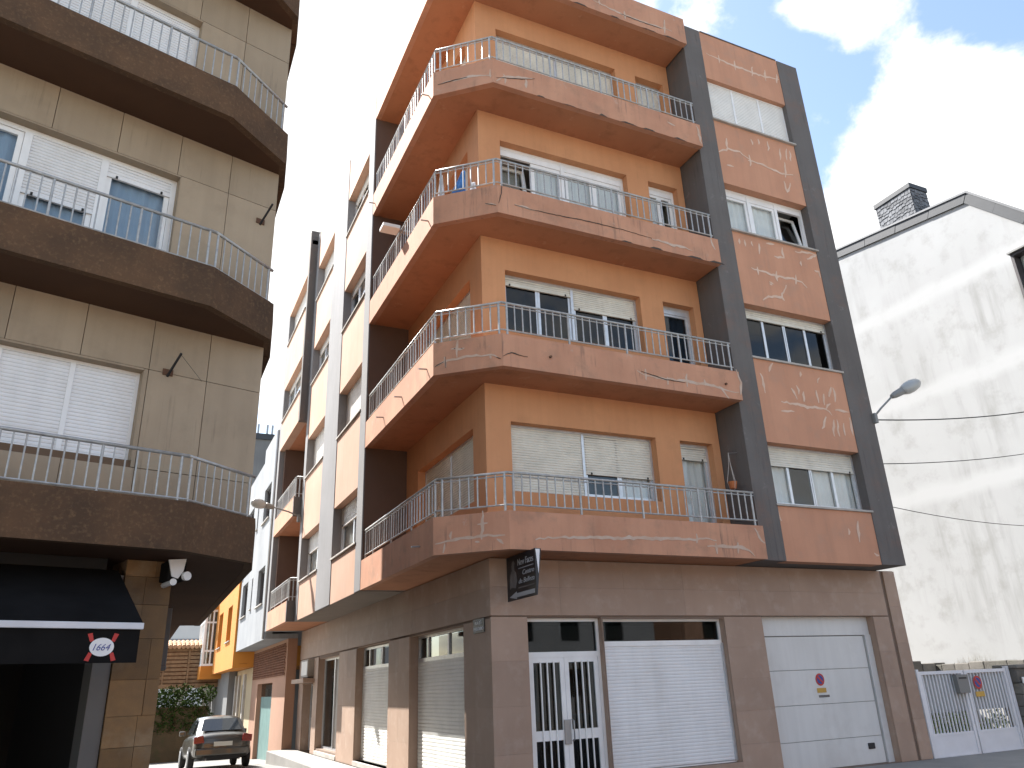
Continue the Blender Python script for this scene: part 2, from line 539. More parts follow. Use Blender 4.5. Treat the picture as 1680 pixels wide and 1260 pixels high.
CHAMFER_STROKES = [[(0.79, 4.1), (0.78, 3.88), (0.76, 3.67)], [(0.7, 3.9), (0.86, 3.9)], [(0.01, 3.67), (0.29, 3.7), (0.78, 3.72), (1.12, 3.72)], [(0.28, 3.83), (0.28, 3.71)], [(0.18, 3.66), (0.16, 3.52)], [(0.99, 3.66), (1.09, 3.58)], [(0.66, 3.65), (0.73, 3.65)], [(0.42, 6.98), (0.41, 6.82), (0.41, 6.65)], [(0.31, 6.82), (0.54, 6.79)], [(0.01, 6.55), (0.13, 6.58), (0.25, 6.63), (0.58, 6.64), (0.99, 6.62), (1.11, 6.56)], [(0.21, 6.7), (0.21, 6.51)], [(0.98, 6.61), (0.99, 6.55)], [(0.1, 12.39), (0.42, 12.41), (0.87, 12.4), (1.22, 12.32)], [(1.13, 12.47), (1.15, 12.27)], [(0.97, 9.51), (1.17, 9.43)]]
CHAMFER_CRACKS = [[(-0.0, 6.54), (0.07, 6.57), (0.19, 6.61)], [(0.21, 6.7), (0.21, 6.5)], [(1.08, 6.56), (1.16, 6.52)], [(0.36, 6.82), (0.39, 6.82)], [(0.48, 6.81), (0.51, 6.8)], [(0.1, 12.39), (0.42, 12.41), (0.69, 12.41)], [(0.97, 9.51), (1.17, 9.43)]]

# ------------------------------------------------------------------ shared builders
def slat_sheet(F, u0, u1, z0, z1, n, pitch=.045, d=.008):
    mb = MB()
    k = max(1, round((z1 - z0) / pitch))
    p = (z1 - z0) / k
    prof = []
    for i in range(k):
        a = z0 + i * p
        prof += [(a, n - d), (a + p * .14, n - d), (a + p * .22, n), (a + p * .6, n + d * .35), (a + p * .95, n)]
    prof.append((z1, n - d))
    b = len(mb.v)
    for z, nn in prof:
        mb.v += [F(u0, nn, z), F(u1, nn, z)]
    for i in range(len(prof) - 1):
        mb.f.append((b + 2 * i, b + 2 * i + 1, b + 2 * i + 3, b + 2 * i + 2))
        mb.m.append(0)
    return mb


def frame_mb(F, u0, u1, z0, z1, n0, n1, w):
    mb = MB()
    mb.box(F, u0, u1, n0, n1, z1 - w, z1)
    mb.box(F, u0, u1, n0, n1, z0, z0 + w)
    mb.box(F, u0, u0 + w, n0, n1, z0 + w, z1 - w)
    mb.box(F, u1 - w, u1, n0, n1, z0 + w, z1 - w)
    return mb


def curtain_mb(F, u0, u1, z0, z1, n, amp=.025, wl=.16):
    mb = MB()
    k = max(8, int((u1 - u0) / .03))
    for i in range(k + 1):
        u = u0 + (u1 - u0) * i / k
        nn = n + amp * math.sin(u / wl * 6.28) + amp * .5 * math.sin(u / wl * 2.7)
        mb.v += [F(u, nn, z0), F(u, nn * 1.0, z1)]
    for i in range(k):
        mb.f.append((2 * i, 2 * i + 1, 2 * i + 3, 2 * i + 2))
        mb.m.append(0)
    return mb


def window(parent, F, u0, u1, z0, z1, n, lights, frame='white_frame', shutter='shutter_cream', sill=None, depth=.9, box=.0, fw=.05, name='window', glass='glass', sw=.045):
    """lights: list of (share, drop 0..1, sashes, backing or None or list, tilt)"""
    mb = frame_mb(F, u0, u1, z0, z1, n - .07, n, fw)
    tot = sum(l[0] for l in lights)
    us = [u0]
    for l in lights:
        us.append(us[-1] + (u1 - u0) * l[0] / tot)
    for u in us[1:-1]:
        mb.box(F, u - fw * .6, u + fw * .6, n - .07, n + .004, z0 + fw, z1 - fw)
    root = mb.build(name, M[frame], parent)
    a0, a1 = z0 + fw, z1 - fw - box
    if box:
        MB().box(F, u0 + fw, u1 - fw, n - .06, n - .008, z1 - fw - box, z1 - fw).build('shutter_box', M[frame], root)
    for i, l in enumerate(lights):
        share, drop, sashes, back = l[:4]
        tilt = l[4] if len(l) > 4 else 0
        ua = us[i] + (fw if i == 0 else fw * .6)
        ub = us[i + 1] - (fw if i == len(lights) - 1 else fw * .6)
        zs = a1 - (a1 - a0) * drop
        if drop > 0:
            slat_sheet(F, ua, ub, zs, a1, n - .012).build('roller_shutter', M[shutter], root, kind='stuff')
            if drop < .995:
                MB().box(F, ua, ub, n - .03, n + .006, zs - .03, zs).build('bottom_bar', M[shutter], root)
                MB().box(F, ua + .1, ua + .125, n + .006, n + .02, zs - .03, zs + .005).box(F, ub - .125, ub - .1, n + .006, n + .02, zs - .03, zs + .005).build('stop', M['rubber'], root)
        if drop < .995:
            for s in range(sashes):
                sa, sb = ua + (ub - ua) * s / sashes, ua + (ub - ua) * (s + 1) / sashes
                G = F
                if tilt and s == 0:
                    def G(u, nn, z, F=F, sa=sa, t=tilt):
                        return F(u, nn - .03 - (z - a0) * t, z)
                sash = frame_mb(G, sa + .003, sb - .003, a0 + .003, a1 - .003, n - .062, n - .02 - .006 * (s % 2), sw).build('sash', M[frame], root)
                MB().box(G, sa + sw, sb - sw, n - .045, n - .04, a0 + sw, a1 - sw).build('pane', M[glass], root)
                bk = back[s] if isinstance(back, (list, tuple)) else back
                if bk:
                    curtain_mb(F, sa + .01, sb - .01, a0, a1, n - .10, .012).build('curtain', M[bk], root)
    mb = MB()
    nb = n - .075
    for pts in ([(u0, nb, z0), (u0, nb - depth, z0), (u0, nb - depth, z1), (u0, nb, z1)], [(u1, nb, z0), (u1, nb, z1), (u1, nb - depth, z1), (u1, nb - depth, z0)],
                [(u0, nb - depth, z0), (u1, nb - depth, z0), (u1, nb - depth, z1), (u0, nb - depth, z1)], [(u0, nb, z0), (u1, nb, z0), (u1, nb - depth, z0), (u0, nb - depth, z0)],
                [(u0, nb, z1), (u0, nb - depth, z1), (u1, nb - depth, z1), (u1, nb, z1)]):
        mb.quad([F(*p) for p in pts])
    mb.build('room', M['interior'], root)
    if sill is not None:
        MB().box(F, u0 - .03, u1 + .03, n, sill, z0 - .045, z0 - .004).build('sill', M['sill'], root, bevel=.006)
    return root


def cyl_mesh(name, r, h, mat, k=8):
    mb = MB().tube([(0, 0, 0), (0, 0, h)], r, k)
    me = bpy.data.meshes.new(name)
    me.from_pydata(mb.v, [], mb.f)
    me.materials.append(mat)
    return me


def railing(parent, pts, zb, zt, z_foot, mat, spacing=.14, post_every=8, r=.0125, double=True, name='railing'):
    """pts: plan polyline; rails, balusters and posts each their own mesh"""
    mb = MB()
    P3 = lambda z: [(p[0], p[1], z) for p in pts]
    for a, b in zip(pts[:-1], pts[1:]):
        mb.tube([(a[0], a[1], zt), (b[0], b[1], zt)], .021, 8)
    root = mb.build(name, mat, parent, smooth=True)
    if double:
        mb = MB()
        for a, b in zip(pts[:-1], pts[1:]):
            mb.tube([(a[0], a[1], zt - .055), (b[0], b[1], zt - .055)], .011, 6)
        mb.build('middle_rail', mat, root)
    mb = MB()
    for a, b in zip(pts[:-1], pts[1:]):
        mb.tube([(a[0], a[1], zb), (b[0], b[1], zb)], .014, 6)
    mb.build('bottom_rail', mat, root)
    bal = cyl_mesh('baluster', r, zt - .02 - zb, mat, 6)
    post = cyl_mesh('post', r * 1.55, zt - .01 - z_foot, mat, 8)
    for a, b in zip(pts[:-1], pts[1:]):
        d = Vector((b[0] - a[0], b[1] - a[1]))
        k = max(2, round(d.length / spacing))
        for i in range(k):
            p = Vector(a[:2]) + d * (i + .35) / k
            isp = (i % post_every == 0) or i == k - 1
            o = link('post' if isp else 'baluster', post if isp else bal, root)
            o.location = (p.x, p.y, z_foot if isp else zb)
            o.rotation_euler = (0, 0, random.uniform(0, 6))
    return root


def slabs(parent, F, u0, u1, z0, z1, w, h, mat, n0=-.03, n1=0.0, gap=.0016, name='stone_slab', stagger=False):
    rows = max(1, round((z1 - z0) / h))
    hh = (z1 - z0) / rows
    for r in range(rows):
        cols = max(1, round((u1 - u0) / w))
        ww = (u1 - u0) / cols
        for c in range(cols):
            MB().box(F, u0 + c * ww + gap / 2, u0 + (c + 1) * ww - gap / 2, n0, n1 + random.uniform(-.0015, .0015),
                     z0 + r * hh + gap / 2, z0 + (r + 1) * hh - gap / 2).build(name, mat, parent)


# ------------------------------------------------------------------ the setting
M['ground'] = surf('ground_concrete', (.22, .21, .195), (.18, .172, .16), patch=.5, streak=0, grain=60, dirt=(.2, .19, .17), dirt_amt=.4)
M['asphalt'] = surf('worn_asphalt', (.16, .155, .15), (.12, .118, .115), patch=.6, streak=0, grain=120, bump=.3)
M['paving'] = surf('pavement', (.27, .26, .24), (.23, .22, .205), patch=1.5, streak=0, grain=70, dirt=(.2, .19, .17), dirt_amt=.35)
mb = MB()
for (ya, za), (yb, zb) in zip([(-500, -.012), (9, -.012), (60, -2.05)], [(9, -.012), (60, -2.05), (500, -2.05)]):
    mb.quad([(-500, ya, za), (500, ya, za), (500, yb, zb), (-500, yb, zb)])
mb.build('ground', M['ground'], kind='structure', flip=False)
MB().quad([(-60, -9, -.006), (80, -9, -.006), (80, -2.6, -.006), (-60, -2.6, -.006)]).build('road', M['asphalt'], kind='structure')
M['street'] = surf('street_concrete', (.20, .195, .185), (.165, .16, .15), patch=.7, streak=0, grain=60, dirt=(.24, .23, .21), dirt_amt=.4)
mb = MB()
for (ya, za), (yb, zb) in zip([(-2.6, -.004), (9, -.004)], [(9, -.004), (60, -2.04)]):
    mb.quad([(-4.4, ya, za), (-.75, ya, za), (-.75, yb, zb), (-4.4, yb, zb)])
mb.build('street', M['street'], kind='structure', flip=False)
MB().prism([(-.7, -2.4), (20, -2.4), (20, -.02), (-.03, -.02), (-.03, 15.2), (-.7, 15.2)], -.4, .10).build('pavement', M['paving'], kind='structure', bevel=.012)
mb = MB()
mb.prism([(-.82, -2.52), (20, -2.52), (20, -2.4), (-.7, -2.4), (-.7, 15.2), (-.82, 15.2)], -.4, .098).build('kerb', M['paving'], kind='structure', bevel=.015)

# ------------------------------------------------------------------ the orange corner building
FR = Frame((0, 0), (1, 0), (0, -1))
FL = Frame((0, 0), (0, 1), (-1, 0))
V1, V2 = (-.007, -.7955), (-.918, -.0265)
CH = Vector((V1[0] - V2[0], V1[1] - V2[1]))
CHL = CH.length
FC = Frame(V2, (CH.x, CH.y), (CH.y, -CH.x))
B = [3.5, 6.40, 9.287, 12.15]
TOP = 14.99
main = thing('apartment_building', 'orange corner apartment building with grey pillars and wrap-around balconies', 'building')

WT, WB = 2.19, 1.03
# recessed walls behind the balconies
ops = []
for i, b in enumerate(B):
    zb_ = b + (.32 if i == 2 else 1.08)
    ops += [(.46, 3.38, zb_, b + 2.27), (3.92, 4.68, b + .22, b + 2.27)]
wall_mb(FR, .0, 4.85, 3.505, TOP + .3, -.25, 0, ops).build('recessed_wall', M['orange'], main)
opsl = [(.55, 3.5, b + 1.0, b + 2.27) for b in B]
wall_mb(FL, .251, 4.26, 3.505, TOP + .3, -.25, .0, opsl).build('recessed_wall', M['orange'], main)

S_ = 'shutter_cream'
# floor 1
def recess_windows():
    n = -.16
    b = B[0]
    window(main, FR, .46, 3.38, b + 1.08, b + 2.27, n, [(1, 1.0, 1, None), (1, .62, 2, [None, 'curtain'])], 'alu', S_, fw=.04)
    window(main, FR, 3.92, 4.68, b + .22, b + 2.27, n, [(1, .12, 1, 'curtain')], 'alu', S_, fw=.05)
    b = B[1]
    window(main, FR, .46, 3.38, b + 1.08, b + 2.27, n, [(1, .13, 2, None), (1, .35, 2, None)], 'alu', S_, fw=.045, glass='glass_dark')
    window(main, FR, 3.92, 4.68, b + .22, b + 2.27, n, [(1, .0, 1, 'curtain_blue')], 'alu', S_, fw=.06, box=.1, glass='glass_dark')
    b = B[2]
    window(main, FR, .46, 3.38, b + .32, b + 2.27, n, [(1, .0, 2, [None, 'curtain'], .16), (1, .0, 2, 'curtain')], 'white_pvc', 'shutter_white', fw=.07, box=.13, sw=.075)
    window(main, FR, 3.92, 4.68, b + .22, b + 2.27, n, [(1, .0, 2, ['curtain', None])], 'white_pvc', 'shutter_white', fw=.06, box=.12, sw=.06)
    b = B[3]
    window(main, FR, .46, 3.38, b + 1.08, b + 2.27, n, [(1, 1.0, 1, None), (1, 1.0, 1, None)], 'alu', S_, fw=.03)
    window(main, FR, 3.92, 4.68, b + .22, b + 2.27, n, [(1, .9, 1, None)], 'alu', S_, fw=.04)
    for i, b in enumerate(B):
        window(main, FL, .55, 3.5, b + 1.0, b + 2.27, n, [(1, 1.0, 1, None), (1, (1.0, .8, .5, 1.0)[i], 1, None)], 'alu', S_, fw=.04)


recess_windows()

# balconies and their railings
def balcony(b, h, right=4.86, left=4.30, rail=True):
    poly = [(right, 0.02), (right, V1[1]), V1, V2, (V2[0], left), (.02, left), (.02, .02)]
    inner = [(right - .02, -.001), (right - .02, V1[1] + .12), (V1[0] + .05, V1[1] + .12), (V2[0] + .12, V2[1] + .05), (V2[0] + .12, left - .02), (-.001, left - .02), (-.001, -.001)]
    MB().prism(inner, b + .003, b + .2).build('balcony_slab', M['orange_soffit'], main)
    o1, o2 = V1, V2
    t = .12
    i1 = (V1[0] + .05, V1[1] + t)
    i2 = (V2[0] + t, V2[1] + .05)
    for name, q in (('front', [o1, (right, V1[1]), (right, V1[1] + t), i1]), ('chamfer', [o2, o1, i1, i2]), ('side', [(V2[0], left), o2, i2, (V2[0] + t, left)])):
        MB().prism(q, b, b + h).build('parapet', M['orange_parapet'], main)
    if rail:
        railing(main, [(right - .06, V1[1] + .06), (V1[0] + .025, V1[1] + .06), (V2[0] + .06, V2[1] + .02), (V2[0] + .06, left - .04)],
                b + .67, b + 1.1665, b + h - .01, M['alu_rail'], .145, 8)


for b in B:
    balcony(b, .57)
balcony(TOP, .74, rail=False)
MB().prism([(.02, .02), (4.84, .02), (4.84, -.66), (.05, -.66), (-.78, .05), (-.78, 4.2), (.02, 4.2)], TOP + .25, TOP + .4).build('roof_slab', M['grey_light'], main)

# filler strokes and cracks on the render
def strokes(F, lists, w, n, mat, name, kind='stuff'):
    mb = MB()
    for i, l in enumerate(lists):
        mb.ribbon(F, l, w, n - .002, n + .003 + .0003 * (i % 12), seed=i * 7 + len(l))
    return mb.build(name, mat, main, kind=kind)


strokes(FR, BAY_STROKES, .058, .66, M['filler'], 'filler_patch')
strokes(FR, FRONT_STROKES, .055, .7955, M['filler_grey'], 'filler_patch')
strokes(FR, FRONT_CRACKS, .016, .8015, M['crack'], 'crack')
strokes(FC, [[(max(.03, min(CHL - .03, u)), z) for u, z in l] for l in CHAMFER_STROKES], .045, 0, M['filler_grey'], 'filler_patch')
strokes(FC, [[(max(.03, min(CHL - .03, u)), z) for u, z in l] for l in CHAMFER_CRACKS], .016, .006, M['crack'], 'crack')
# broken edges under the slabs
mb = MB()
rnd = random.Random(3)
for b, lo, hi in ((12.15, .9, 4.7), (TOP, 1.4, 4.6), (9.287, 2.5, 4.7)):
    u = lo
    while u < hi:
        L = rnd.uniform(.1, .45)
        mb.slab(FR, [(u, b - .004), (u + L, b - .004), (u + L * .8, b + rnd.uniform(.01, .03)), (u + L * .3, b + rnd.uniform(.015, .045))], .7945, .7975)
        u += L + rnd.uniform(.05, .6)
mb.build('crumbled_edge', M['crack'], main, kind='stuff')

# right-hand bay: two grey pillars with panels and windows between
MB().box(FR, 4.87, 5.40, -.2, .675, 3.5, 15.71).build('pillar', M['grey'], main, bevel=.008)
MB().box(FR, 7.76, 8.40, -.2, .675, 3.5, 15.71).build('pillar', M['grey'], main, bevel=.008)
zz = [3.5]
for b in B:
    zz += [b + WB, b + WT]
zz.append(15.70)
for i in range(0, len(zz), 2):
    MB().box(FR, 5.40, 7.76, .41, .66, zz[i] + (.002 if i else 0), zz[i + 1]).build('facade_panel', M['orange_bay'], main)
MB().box(FR, 5.40, 7.76, -.1, .41, 3.502, 3.6).build('bay_soffit', M['grey'], main)
MB().box(FR, 4.87, 8.40, -.5, .40, 15.45, 15.6).build('bay_roof', M['grey_light'], main)
MB().box(FR, 5.42, 7.74, .52, .675, 15.70, 15.73).build('coping', M['grey'], main)
nb = .48
window(main, FR, 5.40, 7.76, B[0] + WB, B[0] + WT, nb, [(1, .30, 4, ['curtain', None, 'curtain', 'curtain'])], 'alu', S_, sill=.70, fw=.04, sw=.03)
window(main, FR, 5.40, 7.76, B[1] + WB, B[1] + WT, nb, [(1, .14, 4, None)], 'alu', S_, sill=.70, fw=.04, sw=.03, glass='glass_dark')
window(main, FR, 5.40, 7.76, B[2] + WB, B[2] + WT, nb, [(1, 0, 1, 'curtain'), (1, 0, 1, 'curtain'), (1, 0, 1, None, .17)], 'white_pvc', 'shutter_white', sill=.72, fw=.06, box=.11, sw=.06)
window(main, FR, 5.40, 7.76, B[3] + WB, B[3] + WT, nb + .08, [(1, 1.0, 1, None), (1, 1.0, 1, None), (1, .93, 1, None)], 'white_pvc', 'shutter_white', sill=.72, fw=.04)

M['loggia'] = surf('loggia_brown', (.13, .085, .065), (.105, .068, .052), streak=.1)
# left-hand bay along the side street
MB().box(FL, 4.26, 4.74, -.2, .925, 3.5, 15.71).build('pillar', M['grey_light'], main, bevel=.006)
MB().box(FL, 6.99, 8.594, -.2, .925, 3.5, 15.71).build('pillar', M['grey_light'], main, bevel=.006)
MB().box(FL, 10.958, 11.3, -.2, .925, 3.5, 15.71).build('pillar', M['grey_light'], main, bevel=.006)
for (ua, ub) in ((4.74, 6.99), (8.594, 10.958)):
    for i in range(0, len(zz), 2):
        MB().box(FL, ua, ub, .66, .91, zz[i] + (.002 if i else 0), zz[i + 1]).build('facade_panel', M['orange_sunlit'], main)
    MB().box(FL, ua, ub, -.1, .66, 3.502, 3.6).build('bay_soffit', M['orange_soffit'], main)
M['soffit_grey'] = surf('grey_brown_soffit', (.22, .18, .15), (.18, .15, .125), patch=1, streak=0)
MB().box(FL, 4.31, 11.29, .003, .905, 3.488, 3.4995).build('bay_soffit', M['soffit_grey'], main)
MB().box(FL, 4.248, 4.2595, .002, .90, 3.72, 15.0).build('pillar_side', M['loggia'], main)
MB().box(FL, 4.26, 11.3, -.6, .65, 15.45, 15.6).build('bay_roof', M['grey_light'], main)
A_cfg = [[(1, .35, 2, [None, 'curtain']), ], [(1, .98, 1, None)], [(1, .12, 3, [None, 'curtain', None])], [(1, .16, 3, 'curtain')]]
for i, b in enumerate(B):
    window(main, FL, 4.74, 6.99, b + WB, b + WT, .72, A_cfg[i], 'alu', 'shutter_white', sill=.95, fw=.05)
    window(main, FL, 8.594, 10.958, b + WB, b + WT, .72, [A_cfg[i], [(1, .97, 1, None)], [(1, .15, 3, [None, None, 'curtain'])], [(1, .95, 2, None)]][i], 'alu', 'shutter_white', sill=.95, fw=.05)

# projecting wing with loggias, end of the building up the street
MB().box(FL, 11.3, 11.52, .0, 1.15, 9.287, 15.9).build('pillar', M['grey'], main, bevel=.006)
MB().box(FL, 14.75, 15.1, .0, 1.149, 3.5, 15.72).build('pillar', M['grey_light'], main, bevel=.006)
for i in (2, 3):
    b = B[i]
    lo = b if i == 2 else b - 2.887 + WT
    MB().box(FL, 11.52, 14.75, .9, 1.15, B[i] if i == 2 else B[2] + WT, b + WB).build('facade_panel', M['orange_sunlit'], main)
    window(main, FL, 11.52, 14.75, b + WB, b + WT, .98, [(1, .5 if i == 3 else .1, 3, 'curtain')], 'alu', 'shutter_white', sill=1.19, fw=.05)
MB().box(FL, 11.52, 14.75, .9, 1.15, B[3] + WT, 15.7).build('facade_panel', M['orange_sunlit'], main)
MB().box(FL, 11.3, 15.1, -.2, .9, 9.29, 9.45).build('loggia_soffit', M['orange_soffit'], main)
MB().box(FL, 11.3, 15.1, -.2, 1.1, 15.4, 15.55).build('wing_roof', M['grey_light'], main)
MB().box(FL, 11.3, 14.75, -.3, -.1, 3.5, 9.29).build('loggia_wall', M['loggia'], main)
MB().box(FL, 14.5, 14.75, -.1, 1.0, 3.7, 9.28).build('loggia_wall', M['loggia'], main)
for b in (B[0], B[1]):
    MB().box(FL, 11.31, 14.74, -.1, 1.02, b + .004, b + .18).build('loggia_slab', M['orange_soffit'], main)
    MB().box(FL, 11.42, 14.75, 1.03, 1.15, b, b + .55).build('parapet', M['orange_parapet'], main)
    MB().box(FL, 11.3, 11.42, .0, 1.15, b, b + .55).build('parapet', M['grey'], main)
    railing(main, [(-.1, 11.36), (-1.09, 11.36), (-1.09, 14.7)], b + .66, b + 1.16, b + .54, M['alu_rail'], .145, 8)

# hidden mass of the building, so that the walls are closed
MB().box(W, 1.15, 4.8, 1.15, 13.5, 3.6, 15.2).box(W, 4.8, 8.38, .75, 6.4, 3.6, 15.4).build('rear_block', M['grey_light'], main)
MB().box(W, .26, 1.15, 4.27, 15.0, 3.6, 15.3).build('rear_block', M['grey_light'], main)

# ground floor
M['stone_core'] = M['joint']
opr = [(.61, 1.95, .1, 2.62), (1.97, 4.41, .35, 2.60), (5.25, 8.02, .1, 2.64)]
wall_mb(FR, .03, 8.85, 0, 3.5, -.35, -.03, opr).build('ground_floor_wall', M['joint'], main)
opl = [(1.12, 3.94, .2, 2.60), (5.33, 8.02, .2, 2.62), (9.75, 12.3, .25, 2.55), (12.9, 14.4, .0, 1.92)]
wall_mb(FL, .36, 15.1, 0, 3.5, -.35, -.031, opl).build('ground_floor_wall', M['joint'], main)
st = M['stone']
slabs(main, FR, 0, .61, .1, 2.62, .62, .63, st)
slabs(main, FR, 4.41, 5.25, .1, 2.62, .85, .5, st)
slabs(main, FR, 8.02, 8.44, .1, 2.62, .5, .63, st)
slabs(main, FR, 8.53, 8.85, .1, 3.49, .4, .68, st)
slabs(main, FR, 0, 8.44, 2.64, 3.49, 1.2, .42, st)
slabs(main, FR, 1.97, 4.41, .1, .35, 1.2, .3, st)
slabs(main, FL, .032, 1.12, .1, 2.60, 1.1, .63, st)
slabs(main, FL, 3.94, 5.33, .1, 2.60, .7, .63, st)
slabs(main, FL, 8.02, 9.75, .1, 2.60, .86, .63, st)
slabs(main, FL, 12.3, 12.9, .1, 2.60, .6, .63, st)
slabs(main, FL, 14.4, 15.1, .1, 2.60, .7, .63, st)
slabs(main, FL, .032, 15.1, 2.64, 3.49, 1.25, .42, st)
for a, c in ((1.12, 3.94), (5.33, 8.02), (9.75, 12.3)):
    MB().box(FL, a, c, -.3, .02, .1, .2).build('threshold', M['sill'], main, bevel=.008)
# reveals of stone
for F, o in ((FR, opr), (FL, opl)):
    for a, c, z0, z1 in o:
        mb = MB()
        mb.box(F, a - .02, a + .004, -.3, -.032, max(z0, .1), z1).box(F, c - .004, c + .02, -.3, -.032, max(z0, .1), z1)
        mb.box(F, a + .004, c - .004, -.3, -.032, z1 - .004, z1 + .02).build('reveal', st, main)

# street door: white metal, two barred leaves and a dark transom light
n = -.14
door = frame_mb(FR, .62, 1.95, .1, 2.61, n - .06, n, .05)
door.box(FR, .67, 1.90, n - .06, n + .003, 2.03, 2.11)
door = door.build('street_door', M['white_pvc'], main)
MB().box(FR, .67, 1.90, n - .04, n - .03, 2.11, 2.56).build('transom_pane', M['glass_dark'], door)
for k, (a, c) in enumerate(((.675, 1.285), (1.29, 1.895))):
    leaf = frame_mb(FR, a, c, .12, 2.03, n - .05, n - .004, .075)
    leaf.box(FR, a + .075, c - .075, n - .05, n - .004, .86, 1.0)
    leaf.build('door_leaf', M['white_pvc'], door)
    MB().box(FR, a + .075, c - .075, n - .035, n - .03, .195, 1.955).build('pane', M['glass_dark'], door)
    for j in range(3):
        u = a + .075 + (c - a - .15) * (j + 1) / 4
        MB().box(FR, u - .009, u + .009, n - .004, n + .02, .2, 1.97).build('bar', M['white_pvc'], door)
MB().box(FR, 1.22, 1.33, n + .004, n + .022, .80, 1.14).build('lock_plate', M['steel'], door, bevel=.004)
MB().tube([FR(1.36, n + .01, .84), FR(1.36, n + .06, .86), FR(1.36, n + .06, 1.12), FR(1.36, n + .01, 1.14)], .011).build('handle', M['steel'], door, smooth=True)
curtain_mb(FR, .95, 1.28, .2, 1.95, n - .3, .02, .2).build('drape', M['drape_warm'], door)
curtain_mb(FR, 1.45, 1.88, 1.2, 1.95, n - .3, .02, .2).build('drape', M['drape_warm'], door)
mb = MB()
for pts in ([(.62, -.25, .1), (.62, -1.6, .1), (.62, -1.6, 2.6), (.62, -.25, 2.6)], [(4.41, -.25, .1), (4.41, -.25, 2.6), (4.41, -1.6, 2.6), (4.41, -1.6, .1)],
            [(.62, -1.6, .1), (4.41, -1.6, .1), (4.41, -1.6, 2.6), (.62, -1.6, 2.6)], [(.62, -.25, .1), (4.41, -.25, .1), (4.41, -1.6, .1), (.62, -1.6, .1)], [(.62, -.25, 2.6), (.62, -1.6, 2.6), (4.41, -1.6, 2.6), (4.41, -.25, 2.6)]):
    mb.quad([FR(*p) for p in pts])
mb.build('shop_interior', M['interior'], main)

# shop front: roller shutter under a strip of glass
shop = frame_mb(FR, 1.96, 4.41, .35, 2.60, -.2, -.14, .045)
shop.box(FR, 2.0, 4.37, -.2, -.12, 2.17, 2.25)
shop = shop.build('shop_front', M['white_pvc'], main)
MB().box(FR, 2.0, 4.37, -.18, -.17, 2.25, 2.56).build('pane', M['glass_dark'], shop)
slat_sheet(FR, 2.0, 4.37, .37, 2.17, -.135, .052, .005).build('roller_shutter', M['shop_white'], shop, kind='stuff')
for u in (1.97, 4.365):
    MB().box(FR, u, u + .035, -.16, -.10, .37, 2.2).build('guide', M['alu'], shop)

M['lamp_grey'] = plain('lamp_grey', (.20, .20, .19), .5)
# garage door of five panels with a wicket edge
gar = MB().box(FR, 5.26, 8.01, -.2, -.16, 2.30, 2.63).box(FR, 7.86, 8.01, -.2, -.14, .1, 2.30).build('garage_door', M['garage_white'], main)
zs = [.1, .55, 1.13, 1.71, 2.285]
for i in range(4):
    MB().box(FR, 5.27, 7.83, -.21, -.17, zs[i] + .004, zs[i + 1] - .004).build('panel', M['garage_white'], gar, bevel=.004)
MB().box(FR, 5.27, 7.85, -.215, -.19, .1, 2.3).build('backing', M['lamp_grey'], gar)
MB().box(FR, 7.44, 7.6, -.17, -.15, .34, .44).build('lock', M['black'], gar, bevel=.01)

# shuttered shop windows on the side street
for a, c in ((1.12, 3.94), (5.33, 8.02)):
    wf = frame_mb(FL, a, c, .2, 2.60, -.24, -.18, .05)
    wf.box(FL, a + .05, c - .05, -.24, -.16, 2.12, 2.19)
    for f in (.42, .80):
        u = a + (c - a) * f
        wf.box(FL, u - .03, u + .03, -.24, -.18, 2.19, 2.55)
    wf = wf.build('shop_window', M['alu'], main)
    MB().box(FL, a + .05, c - .05, -.22, -.21, 2.19, 2.55).build('pane', M['glass_dark'], wf)
    MB().quad([FL(a, -.6, 2.1), FL(c, -.6, 2.1), FL(c, -.6, 2.6), FL(a, -.6, 2.6)]).build('backing', M['interior'], wf)
    slat_sheet(FL, a + .03, c - .03, .2, 2.12, -.17, .062, .009).build('roller_shutter', M['shutter_white'], wf, kind='stuff')
sw_ = frame_mb(FL, 9.75, 12.3, .25, 2.55, -.24, -.18, .06).box(FL, 10.9, 11.0, -.24, -.17, .3, 2.5).build('shop_window', M['alu'], main)
MB().box(FL, 9.81, 10.9, -.22, -.21, .3, 2.5).build('panel', M['sill'], sw_)
MB().box(FL, 11.0, 12.24, -.22, -.21, .3, 2.5).build('pane', M['glass_dark'], sw_)
sd = frame_mb(FL, 12.92, 14.38, .1, 1.92, -.3, -.24, .06).box(FL, 13.62, 13.68, -.3, -.23, .1, 1.9).build('side_door', M['alu'], main)
MB().box(FL, 12.95, 14.35, -.28, -.27, .1, .95).build('panel', M['sill'], sd)
MB().box(FL, 12.95, 14.35, -.28, -.27, .98, 1.9).build('pane', M['glass_dark'], sd)
MB().box(FL, 12.75, 14.6, -.03, .32, 1.94, 2.06).build('door_canopy', M['stone'], main, bevel=.01)

